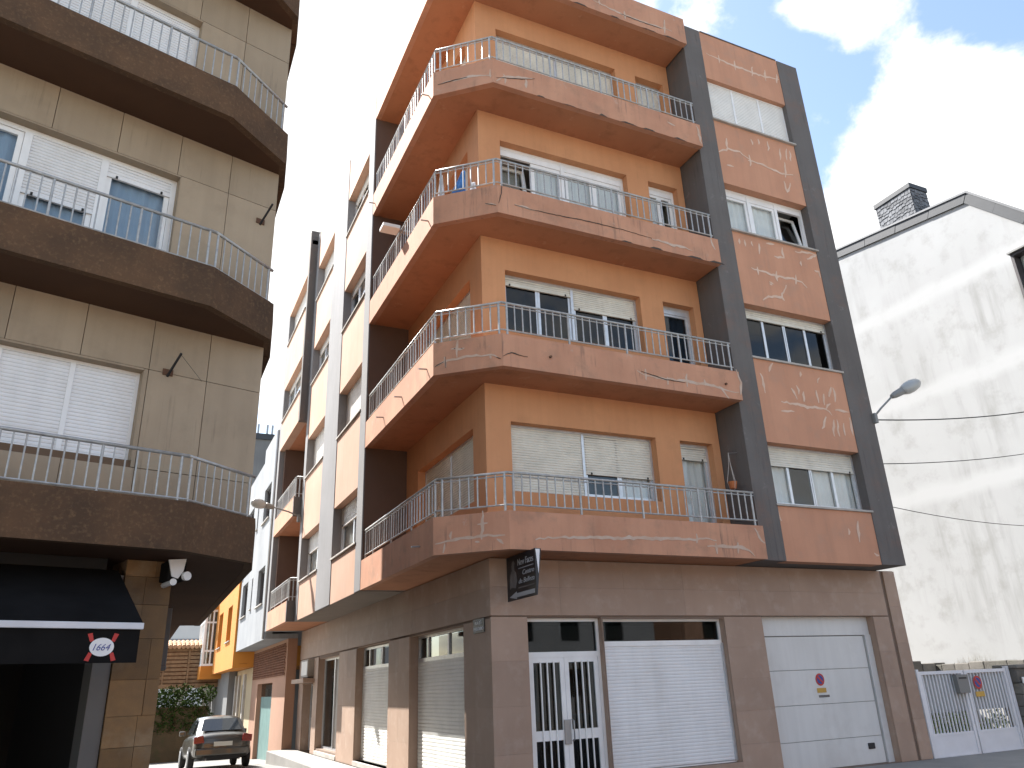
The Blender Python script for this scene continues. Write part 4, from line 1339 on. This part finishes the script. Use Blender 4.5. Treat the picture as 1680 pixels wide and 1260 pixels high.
while u < 14.4:
    w = rnd.uniform(.3, .6)
    MB().box(W, u + .005, min(u + w, 14.45) - .005, 3.55 + rnd.uniform(-.02, .02), 3.95, 1.50, 1.80 + rnd.uniform(-.03, .05)).build('coping_stone', M['rubble'], gw, bevel=.02)
    u += w
MB().box(W, 14.1, 14.46, -4.0, 3.55, 0, 1.50).build('wall_face', M['plaster_pale'], gw)
u = -4.0
while u < 3.5:
    w = rnd.uniform(.3, .6)
    MB().box(W, 14.05 + rnd.uniform(-.02, .02), 14.47, u + .005, min(u + w, 3.54) - .005, 1.50, 1.74 + rnd.uniform(-.03, .05)).build('coping_stone', M['rubble'], gw, bevel=.02)
    u += w
pi = thing('stone_gatepost', 'dark rubble stone gatepost to the right of the white gate', 'gatepost')
z = 0
while z < 1.5:
    h = rnd.uniform(.18, .3)
    MB().box(W, 11.64 + rnd.uniform(-.015, .015), 12.2, -.16 + rnd.uniform(-.015, .015), .3, z + .004, z + h).build('stone', M['rubble'], pi, bevel=.02)
    z += h
MB().box(W, 11.60, 12.26, -.2, .34, z, z + .07).build('capstone', M['rubble'], pi, bevel=.02)
MB().box(W, 11.68, 11.86, -.205, -.19, 1.30, 1.42).build('number_plate', M['sign_white'], pi)
fw = thing('front_wall', 'rubble stone wall running right from the gatepost', 'wall')
u = 12.25
while u < 20:
    w = rnd.uniform(.35, .7)
    for z0, z1 in ((0, .4), (.4, .8), (.8, 1.15), (1.15, 1.5)):
        MB().box(W, u + .004, u + w - .004, -.12 + rnd.uniform(-.02, .02), .2, z0 + .004, z1 - .004).build('stone', M['rubble'], fw, bevel=.02)
    u += w

M['leaf_light'] = plain('leaf_light', (.24, .32, .07), .7, var=.55, scale=9)
M['leaf_dark'] = plain('leaf_dark', (.045, .075, .02), .9, .05, var=.5, scale=6)
M['petal_white'] = plain('petal_white', (.75, .73, .68), .8)
M['petal_pink'] = plain('petal_pink', (.65, .16, .18), .8)
M['stem'] = plain('stem', (.09, .11, .03), .8)
M['dry_grass'] = plain('dry_grass', (.30, .24, .12), .9, var=.5, scale=8)


def leaf_cluster(mb, c, rx, ry, rz, count, size, rnd, mi=0):
    for _ in range(count):
        th, ph, r = rnd.uniform(0, 6.283), math.acos(rnd.uniform(-1, 1)), rnd.uniform(.35, 1) ** .6
        p = Vector((c[0] + rx * r * math.sin(ph) * math.cos(th), c[1] + ry * r * math.sin(ph) * math.sin(th), c[2] + rz * r * math.cos(ph)))
        a = Vector((rnd.uniform(-1, 1), rnd.uniform(-1, 1), rnd.uniform(-.6, .9))).normalized()
        s = a.cross(Vector((rnd.uniform(-1, 1), rnd.uniform(-1, 1), rnd.uniform(-1, 1)))).normalized()
        L = size * rnd.uniform(.6, 1.3)
        mb.quad([p - a * L, p + s * L * .45 , p + a * L, p - s * L * .45], mi)


rnd = random.Random(21)
spots = [(9.2, .45, .65), (9.6, .6, .75), (9.95, .5, .85), (10.5, .55, .75), (10.9, .45, .7), (11.3, .55, .85), (9.4, 1.3, .9), (10.2, 1.5, 1.0), (11.0, 1.4, 1.05)]
spots = [(x, y * .55 if y < 1 else y - .6, h) for x, y, h in spots]
words = ['leftmost', 'second from left', 'third from left', 'fourth from left', 'fifth from left', 'rightmost', 'back row leftmost', 'back row middle', 'back row rightmost']
for i, (x, y, h) in enumerate(spots):
    t = thing('flowering_plant', 'leafy plant with small flowers behind the gate, ' + words[i], 'plant', (x, y, 0), group='flowering plants behind the gate')
    mb = MB()
    for s in range(5):
        mb.tube([(rnd.uniform(-.05, .05), rnd.uniform(-.05, .05), 0), (rnd.uniform(-.2, .2), rnd.uniform(-.15, .15), h * .8)], .007, 4)
    mb.build('stem', M['stem'], t, kind='stuff')
    mb = MB()
    leaf_cluster(mb, (0, 0, h * .55), .27, .2, h * .45, 230, .05, rnd)
    mb.build('foliage', [M['leaf_light']], t, flip=False, kind='stuff')
    mb = MB()
    leaf_cluster(mb, (0, -.05, h * .7), .24, .2, h * .35, 34, .03, rnd)
    mb.build('blossom', [M['petal_white' if i % 3 else 'petal_pink']], t, flip=False, kind='stuff')
wt = thing('weed_tuft', 'dry brown weed tuft growing on the garden wall by the corner pier', 'weeds', (14.2, 2.6, 1.70))
mb = MB()
for i in range(160):
    p = Vector((rnd.uniform(-.1, .1), rnd.uniform(-.55, .45), 0))
    a = Vector((rnd.uniform(-.4, .4), rnd.uniform(-.3, .3), 1)).normalized() * rnd.uniform(.08, .3)
    s = Vector((.008, .004, 0))
    mb.quad([p - s, p + s, p + a])
mb.build('blades', M['dry_grass'], wt, flip=False, kind='stuff')

# ------------------------------------------------------------------ houses up the side street
M['house_white'] = surf('house_white', (.29, .30, .31), (.23, .24, .25), patch=.7, streak=.5, grain=90)
M['house_orange'] = surf('house_orange', (.56, .225, .04), (.51, .20, .035), patch=.8, streak=.1)
M['cream'] = surf('cream_wall', (.50, .41, .27), (.44, .35, .22), patch=.8, streak=.2)
M['peach'] = surf('peach_wall', (.38, .22, .15), (.32, .19, .125), patch=.8, streak=.2)
M['brick'] = plain('brown_lattice', (.20, .085, .045), .85, var=.4, scale=6)
M['green_door'] = plain('green_door', (.16, .25, .23), .5, var=.2)
wh = thing('white_house', 'narrow pale grey-white house next up the side street', 'house')
FH = Frame((-.4, 0), (0, 1), (-1, 0))
wops = []
for z0, z1 in ((4.5, 5.75), (7.4, 8.65)):
    wops += [(16.3, 17.9, z0, z1), (19.2, 19.5, z0 + .1, z1 - .05), (20.6, 22.2, z0, z1)]
wall_mb(FH, 15.15, 22.8, 3.3, 9.9, .5, .72, wops).build('upper_wall', M['house_white'], wh)
MB().box(FH, 15.15, 18.6, .5, .72, 9.9, 10.4).build('roof_parapet', M['house_white'], wh)
MB().box(FH, 15.16, 22.8, -.3, .5, 3.3, 3.45).build('jetty_soffit', M['house_white'], wh)
MB().box(FH, 15.16, 22.8, -6, .1, 3.5, 9.85).build('rear_block', M['house_white'], wh)
for (a, c, z0, z1) in wops:
    window(wh, FH, a, c, z0, z1, .62, [(1, .0, 1 if c - a < 1 else 2, 'curtain')], 'dark_frame', 'shutter_white', depth=.4, sw=.05, sill=.78, fw=.05)
MB().tube([FH(15.3, .76, 3.3), FH(15.3, .76, 10.2)], .05, 8).build('downpipe', M['steel'], wh)
wall_mb(FH, 15.15, 22.8, -1, 3.3, -.3, 0, [(17.7, 21.2, -.5, 2.05)]).build('lower_wall', M['peach'], wh)
MB().box(FH, 17.75, 21.15, -.2, -.15, -.5, 1.6).build('garage_leaf', M['green_door'], wh)
MB().box(FH, 17.75, 21.15, -.2, -.15, 1.62, 2.04).build('door_light', M['glass_dark'], wh)
lat = MB().box(FH, 15.3, 22.6, .002, .02, 2.2, 3.2).build('lattice', M['peach'], wh)
mb = MB()
for r in range(12):
    for c in range(60):
        u = 15.3 + (c + .5 * (r % 2)) * .12
        z = 2.22 + r * .08
        mb.slab(FH, [(u, z + .04), (u + .05, z), (u + .1, z + .04), (u + .05, z + .08)], .02, .045)
mb.build('lattice_block', M['brick'], wh, kind='stuff')
oh = thing('orange_house', 'bright orange rendered house with a white glazed gallery up the side street', 'house')
oops = [(24.6, 26.3, 3.85, 5.3), (28.4, 30.2, 3.8, 5.35)]
wall_mb(FH, 22.85, 31.5, 2.70, 6.5, .55, .80, oops).build('upper_wall', M['house_orange'], oh)
MB().box(FH, 22.85, 31.5, -5, .2, 2.72, 6.4).build('rear_block', M['house_orange'], oh)
MB().box(FH, 22.86, 31.5, .2, .55, 2.71, 2.85).build('jetty_soffit', M['house_orange'], oh)
MB().box(FH, 22.85, 23.05, .2, .55, 2.86, 6.4).build('side_wall', M['house_orange'], oh)
MB().box(FH, 22.7, 31.6, -5, .95, 6.5, 6.62).build('roof_edge', M['house_white'], oh)
for (a, c, z0, z1) in oops:
    window(oh, FH, a, c, z0, z1, .62, [(1, 0, 2, None)], 'house_orange', 'shutter_white', depth=.3, glass='glass_dark', sill=.86)
wall_mb(FH, 22.85, 31.5, -1.5, 2.70, -.3, 0, [(25, 26, -.8, 2.1), (28, 29.2, -.2, 2.1)]).build('lower_wall', M['cream'], oh)
MB().box(FH, 25, 29.3, -.6, -.5, -1.2, 2.2).build('opening_backs', M['bar_dark'], oh)
for u in (24.6, 26.4, 27.6, 29.6):
    MB().box(FH, u, u + .35, .0, .09, -1.2, 2.5).build('pilaster', M['sill'], oh)
gl = MB().box(FH, 31.5, 34.8, .2, 1.35, 2.5, 3.1).box(FH, 31.4, 34.9, .2, 1.45, 5.75, 5.95).build('gallery', M['house_orange'], oh)
gf = frame_mb(FH, 31.55, 34.75, 3.1, 5.75, 1.24, 1.32, .1)
for i in range(1, 5):
    u = 31.55 + 3.2 * i / 5
    gf.box(FH, u - .04, u + .04, 1.24, 1.31, 3.15, 5.7)
gf.box(FH, 31.6, 34.7, 1.24, 1.31, 3.75, 3.83).box(FH, 31.6, 34.7, 1.24, 1.31, 5.2, 5.27)
gf.build('gallery_frame', M['white_pvc'], gl)
MB().box(FH, 31.6, 34.7, 1.26, 1.27, 3.2, 5.7).build('pane', M['glass'], gl)
FGS = Frame((-.4, 31.5), (-1, 0), (0, -1))
gs = frame_mb(FGS, .2, 1.34, 3.1, 5.75, -.06, 0, .1).box(FGS, .55, .64, -.06, -.005, 3.2, 5.65).box(FGS, .92, .99, -.06, -.005, 3.2, 5.65).box(FGS, .3, 1.24, -.06, -.008, 3.75, 3.84).box(FGS, .3, 1.24, -.06, -.008, 5.1, 5.18).build('gallery_side', M['white_pvc'], gl)
MB().box(FGS, .3, 1.24, -.04, -.03, 3.2, 5.65).build('pane', M['glass'], gl)
MB().box(FGS, .3, 1.24, -.5, -.45, 3.2, 5.65).build('backing', M['lamp_grey'], gl)
MB().box(FH, 31.45, 34.85, .2, 1.38, 5.951, 6.75).build('gallery_parapet', M['house_white'], gl)
curtain_mb(FH, 31.6, 34.7, 3.2, 5.7, 1.1).build('curtain', M['curtain'], gl)

tw = thing('concrete_block', 'tall weathered grey concrete block behind the white house', 'building')
M['concrete'] = surf('weathered_concrete', (.20, .20, .195), (.14, .14, .138), patch=.5, streak=.6, grain=50)
MB().box(W, -.75, 6, 28.0, 36, -2, 13.75).build('party_wall', M['concrete'], tw)
MB().box(W, -.8, 6.1, 27.9, 36.1, 13.75, 14.05).build('roof_edge', M['slate_fascia'], tw)
for x in (-.35, .1, .35):
    MB().tube([(x, 28.6, 14.0), (x, 28.6, 14.75)], .06, 8).build('vent_pipe', M['steel'], tw)

# raised granary with boarded sides, stone wall with ivy
M['board'] = plain('weathered_board', (.27, .165, .09), .85, var=.35, scale=5)
M['tile_roof'] = surf('clay_tile', (.50, .30, .17), (.40, .25, .15), patch=3, streak=.2, rand=.25)
M['old_stone'] = surf('old_stone', (.42, .40, .36), (.34, .32, .29), patch=1.5, streak=.3)
gr = thing('granary', 'raised wooden granary with slatted boards and a clay tile roof at the street end', 'granary', (-2.4, 33, 0))
MB().box(W, -2.0, 1.6, .1, 2.6, 2.35, 4.05).build('crib', M['brick'], gr)
for j in range(9):
    for (a, c) in ((-1.98, -1.02), (-.94, .12), (.2, 1.58)):
        MB().box(W, a, c, -.01, .1, 2.38 + j * .185, 2.38 + j * .185 + .14).build('board', M['board'], gr)
for x in (-2.05, -1.0, .14, 1.58):
    MB().box(W, x, x + .09, -.04, .12, 2.3, 4.1).build('stile', M['board'], gr)
MB().box(W, -2.15, 1.75, -.1, 2.7, 2.15, 2.34).build('floor_beam', M['board'], gr)
for x in (-1.6, .0, 1.3):
    for y in (.2, 2.2):
        MB().tube([(x, y, -1.2), (x, y, 1.95), (x, y, 2.0), (x, y, 2.15)], [.2, .14, .34, .34], 10).build('stone_leg', M['old_stone'], gr)
for r in range(3):
    for c in range(20):
        y0, z0 = -.35 + r * .36, 4.02 + r * .10
        x = -2.2 + c * .205
        MB().tube([(x, y0, z0 + .05), (x, y0 + .42, z0 + .17)], [.105, .085], 7).build('roof_tile', M['tile_roof'], gr)
MB().slab(Frame((0, 0), (0, 1), (1, 0)), [(-.3, 4.02), (1.4, 4.45), (3.1, 4.02)], -2.2, 1.8).build('roof_frame', M['board'], gr)

iv = thing('ivy_wall', 'old stone wall grown over with ivy and bushes behind the parked car', 'wall', (0, 25.0, 0))
M['ivy_stone'] = surf('mossy_stone', (.11, .075, .04), (.075, .055, .03), patch=2, streak=.3, grain=14, bump=.8, dirt=(.05, .065, .02), dirt_amt=.7)
MB().box(W, -9, -1.75, 0, .4, -1.2, 1.35).build('wall_face', M['ivy_stone'], iv)
rnd = random.Random(5)
mb = MB()
for i in range(26):
    x = -8.6 + i * .27
    leaf_cluster(mb, (x, .1, 1.4 + rnd.uniform(-.1, .45)), .4, .4, rnd.uniform(.3, .65), 260, .07, rnd)
for i in range(22):
    leaf_cluster(mb, (rnd.uniform(-8, -1.8), -.06, rnd.uniform(.5, 1.2)), .4, .08, .3, 60, .06, rnd)
mb.build('ivy', M['leaf_dark'], iv, flip=False, kind='stuff')
ft = thing('far_house', 'pale distant house front behind the granary', 'house', (-4, 46, 0))
MB().box(W, -8, 9, 0, 8, -2.5, 6.9).build('wall', M['white_band'], ft)
MB().box(W, -8.3, 9.3, -.3, 8.3, 6.9, 7.1).build('roof_edge', M['house_white'], ft)
MB().box(W, -8.05, 9.05, -.04, 8, 5.2, 5.3).build('string_course', M['house_white'], ft)
for x in (-2.5, .5, 3.5):
    MB().box(W, x, x + 1, -.02, .1, 3.2, 4.6).build('window', M['glass_dark'], ft)

nb_ = thing('low_building', 'low dark building continuing the left side of the narrow street', 'building')
MB().box(W, -11, -4.5, 7.95, 12.5, 0, 5.6).build('wall', M['beige'], nb_)
MB().box(W, -11, -3.95, 7.95, 12.6, 3.14, 3.5).build('jetty_slab', M['soffit_brown'], nb_)
MB().box(W, -11.1, -4.2, 7.95, 12.6, 5.6, 5.75).build('roof_edge', M['slate_fascia'], nb_)

# ------------------------------------------------------------------ parked car
M['car_paint'] = plain('silver_paint', (.062, .06, .052), .3, .5, .3, .05)
M['car_paint'].node_tree.nodes['Principled BSDF'].inputs['Coat Weight'].default_value = .6
M['car_glass'] = plain('car_glass', (.02, .025, .03), .04, .7)
M['tail_red'] = plain('tail_lamp', (.20, .008, .01), .2, .6)
M['plate'] = plain('number_plate', (.62, .61, .55), .5)
car = thing('parked_car', 'grey saloon car parked facing away in the narrow street', 'car', (-2.28, 13.2, -.15), math.radians(3))
car.rotation_euler = (math.radians(-2.6), 0, math.radians(1.2))
car.scale = (.93, .94, .95)
# sections along the length: y, floor z, waist z, half width, roof z, half roof width
secs = [(0.0, .34, .80, .70, None), (.10, .27, .92, .80, None), (.45, .22, .95, .84, None), (1.0, .20, .95, .855, None), (1.7, .20, .94, .86, None), (2.5, .20, .93, .86, None), (3.1, .20, .91, .85, None), (3.7, .22, .84, .82, None), (4.1, .27, .74, .76, None), (4.25, .34, .60, .66, None)]
mb = MB()
rings = []
for (y, zf, zw, w, _) in secs:
    prof = [(-w * .86, zf), (-w * .98, zf + .12), (-w, (zf + zw) / 2), (-w * .985, zw - .12), (-w * .90, zw), (0, zw + .035), (w * .90, zw), (w * .985, zw - .12), (w, (zf + zw) / 2), (w * .98, zf + .12), (w * .86, zf)]
    rings.append([len(mb.v) + i for i in range(len(prof))])
    mb.v += [(x, y, z) for x, z in prof]
for a, c in zip(rings[:-1], rings[1:]):
    for i in range(len(a)):
        j = (i + 1) % len(a)
        mb.f.append((a[i], a[j], c[j], c[i]))
        mb.m.append(0)
mb.f += [tuple(reversed(rings[0])), tuple(rings[-1])]
mb.m += [0, 0]
body_ = mb.build('body', M['car_paint'], car, smooth=True)
md = body_.modifiers.new('sub', 'SUBSURF')
md.levels = md.render_levels = 2
# cabin: lofted roof and glass
cab = [(.62, .95, .70, .93, .70), (1.12, .95, .74, 1.36, .56), (1.6, .95, .75, 1.42, .57), (2.2, .94, .75, 1.43, .57), (2.6, .93, .74, 1.38, .55), (3.25, .91, .70, .93, .66)]
mb = MB()
rings = []
for (y, zw, w, zr, wr) in cab:
    prof = [(-w, zw - .04), (-(w * .35 + wr * .65), zw * .35 + zr * .65), (-wr, zr - .02), (-wr * .5, zr + .02), (0, zr + .028), (wr * .5, zr + .02), (wr, zr - .02), ((w * .35 + wr * .65), zw * .35 + zr * .65), (w, zw - .04)]
    rings.append([len(mb.v) + i for i in range(len(prof))])
    mb.v += [(x, y, z) for x, z in prof]
for k, (a, c) in enumerate(zip(rings[:-1], rings[1:])):
    for i in range(len(a) - 1):
        mb.f.append((a[i], a[i + 1], c[i + 1], c[i]))
        mb.m.append(0)
cabin = mb.build('cabin', M['car_paint'], car, smooth=True)


def lerp3(a, c, t):
    return tuple(a[i] + (c[i] - a[i]) * t for i in range(3))


MB().quad([(-.58, .685, 1.005), (.58, .685, 1.005), (.48, 1.07, 1.335), (-.48, 1.07, 1.335)]).build('rear_window', M['car_glass'], cabin, flip=False)
bpy.data.objects['rear_window'].location = (0, -.022, .014)
MB().quad([(-.6, 3.16, .99), (.6, 3.16, .99), (.5, 2.68, 1.34), (-.5, 2.68, 1.34)]).build('windscreen', M['car_glass'], cabin, flip=False)
bpy.data.objects['windscreen'].location = (0, .02, .02)
for s in (-1, 1):
    for (y0, y1, y2, y3) in ((1.0, 1.72, 1.72, 1.28), (1.80, 2.75, 2.45, 1.80)):
        o = MB().quad([(s * .745, y0, .955), (s * .755, y1, .955), (s * .60, y2, 1.34), (s * .60, y3, 1.33)]).build('side_window', M['car_glass'], cabin, flip=False)
        o.location = (s * .012, 0, .006)
    MB().slab(Frame((0, 0), (1, 0), (0, -1)), [(s * .52, .70), (s * .80, .68), (s * .81, .86), (s * .56, .90)], -.10, .035 - .0).build('tail_lamp', M['tail_red'], car, bevel=.015)
    MB().box(W, s * .93 - .09, s * .93 + .09, 2.5, 2.62, .93, 1.06).build('wing_mirror', M['car_paint'], car, bevel=.03)
    for y in (.78, 3.35):
        wh_ = MB()
        wh_.tube([(s * .70, y, .31), (s * .74, y, .31), (s * .86, y, .31), (s * .875, y, .31)], [.27, .31, .31, .28], 20)
        t_ = wh_.build('wheel', M['rubber'], car)
        MB().tube([(s * .874, y, .31), (s * .885, y, .31)], [.2, .19], 16).build('rim', M['steel'], t_)
MB().box(W, -.76, .76, -.045, .12, .36, .56).build('bumper', M['car_paint'], car, bevel=.04)
MB().box(W, -.26, .26, -.055, -.04, .60, .715).build('number_plate', M['plate'], car, bevel=.004)
MB().box(W, -.5, .5, -.03, .2, .24, .36).build('bumper_insert', M['rubber'], car, bevel=.02)
MB().tube([(-.45, -.03, .27), (-.45, .2, .27)], .03, 10).build('exhaust', M['steel'], car)

# ------------------------------------------------------------------ houses across the road, mirrored in the shop glass
M['roof_tile_dark'] = surf('dark_roof_tile', (.13, .085, .065), (.10, .07, .055), patch=2, streak=.2)
for i, (x, w, h, m, lab) in enumerate(((-19, 13, 6.0, 'cream', 'cream house across the road, mirrored in the shop glass'), (-4, 10, 5.2, 'house_orange', 'orange house across the road, mirrored in the shop glass'),
                                       (8, 12, 5.8, 'house_white', 'pale grey house across the road, mirrored in the shop glass'), (22, 12, 6.2, 'peach', 'peach house across the road, mirrored in the shop glass'))):
    t = thing('opposite_house', lab, 'house', (x, -24, 0), group='houses across the road')
    ow = [(1.2 + k * 2.6, 2.3 + k * 2.6, z0, z0 + 1.3) for k in range(int((w - 1.5) / 2.6)) for z0 in (1.0, 3.6)]
    wall_mb(W, 0, w, 0, h, -.3, 0, ow).build('wall', M[m], t)
    MB().box(W, 0, w, -8, -.4, 0, h).build('rear_block', M[m], t)
    for o in ow:
        MB().box(W, o[0], o[1], -.2, -.15, o[2], o[3]).build('window', M['glass_dark'], t)
    MB().slab(Frame((0, 0), (0, 1), (1, 0)), [(.4, h), (-4, h + 2.2), (-8.4, h)], -.2, w + .2).build('roof', M['roof_tile_dark'], t)
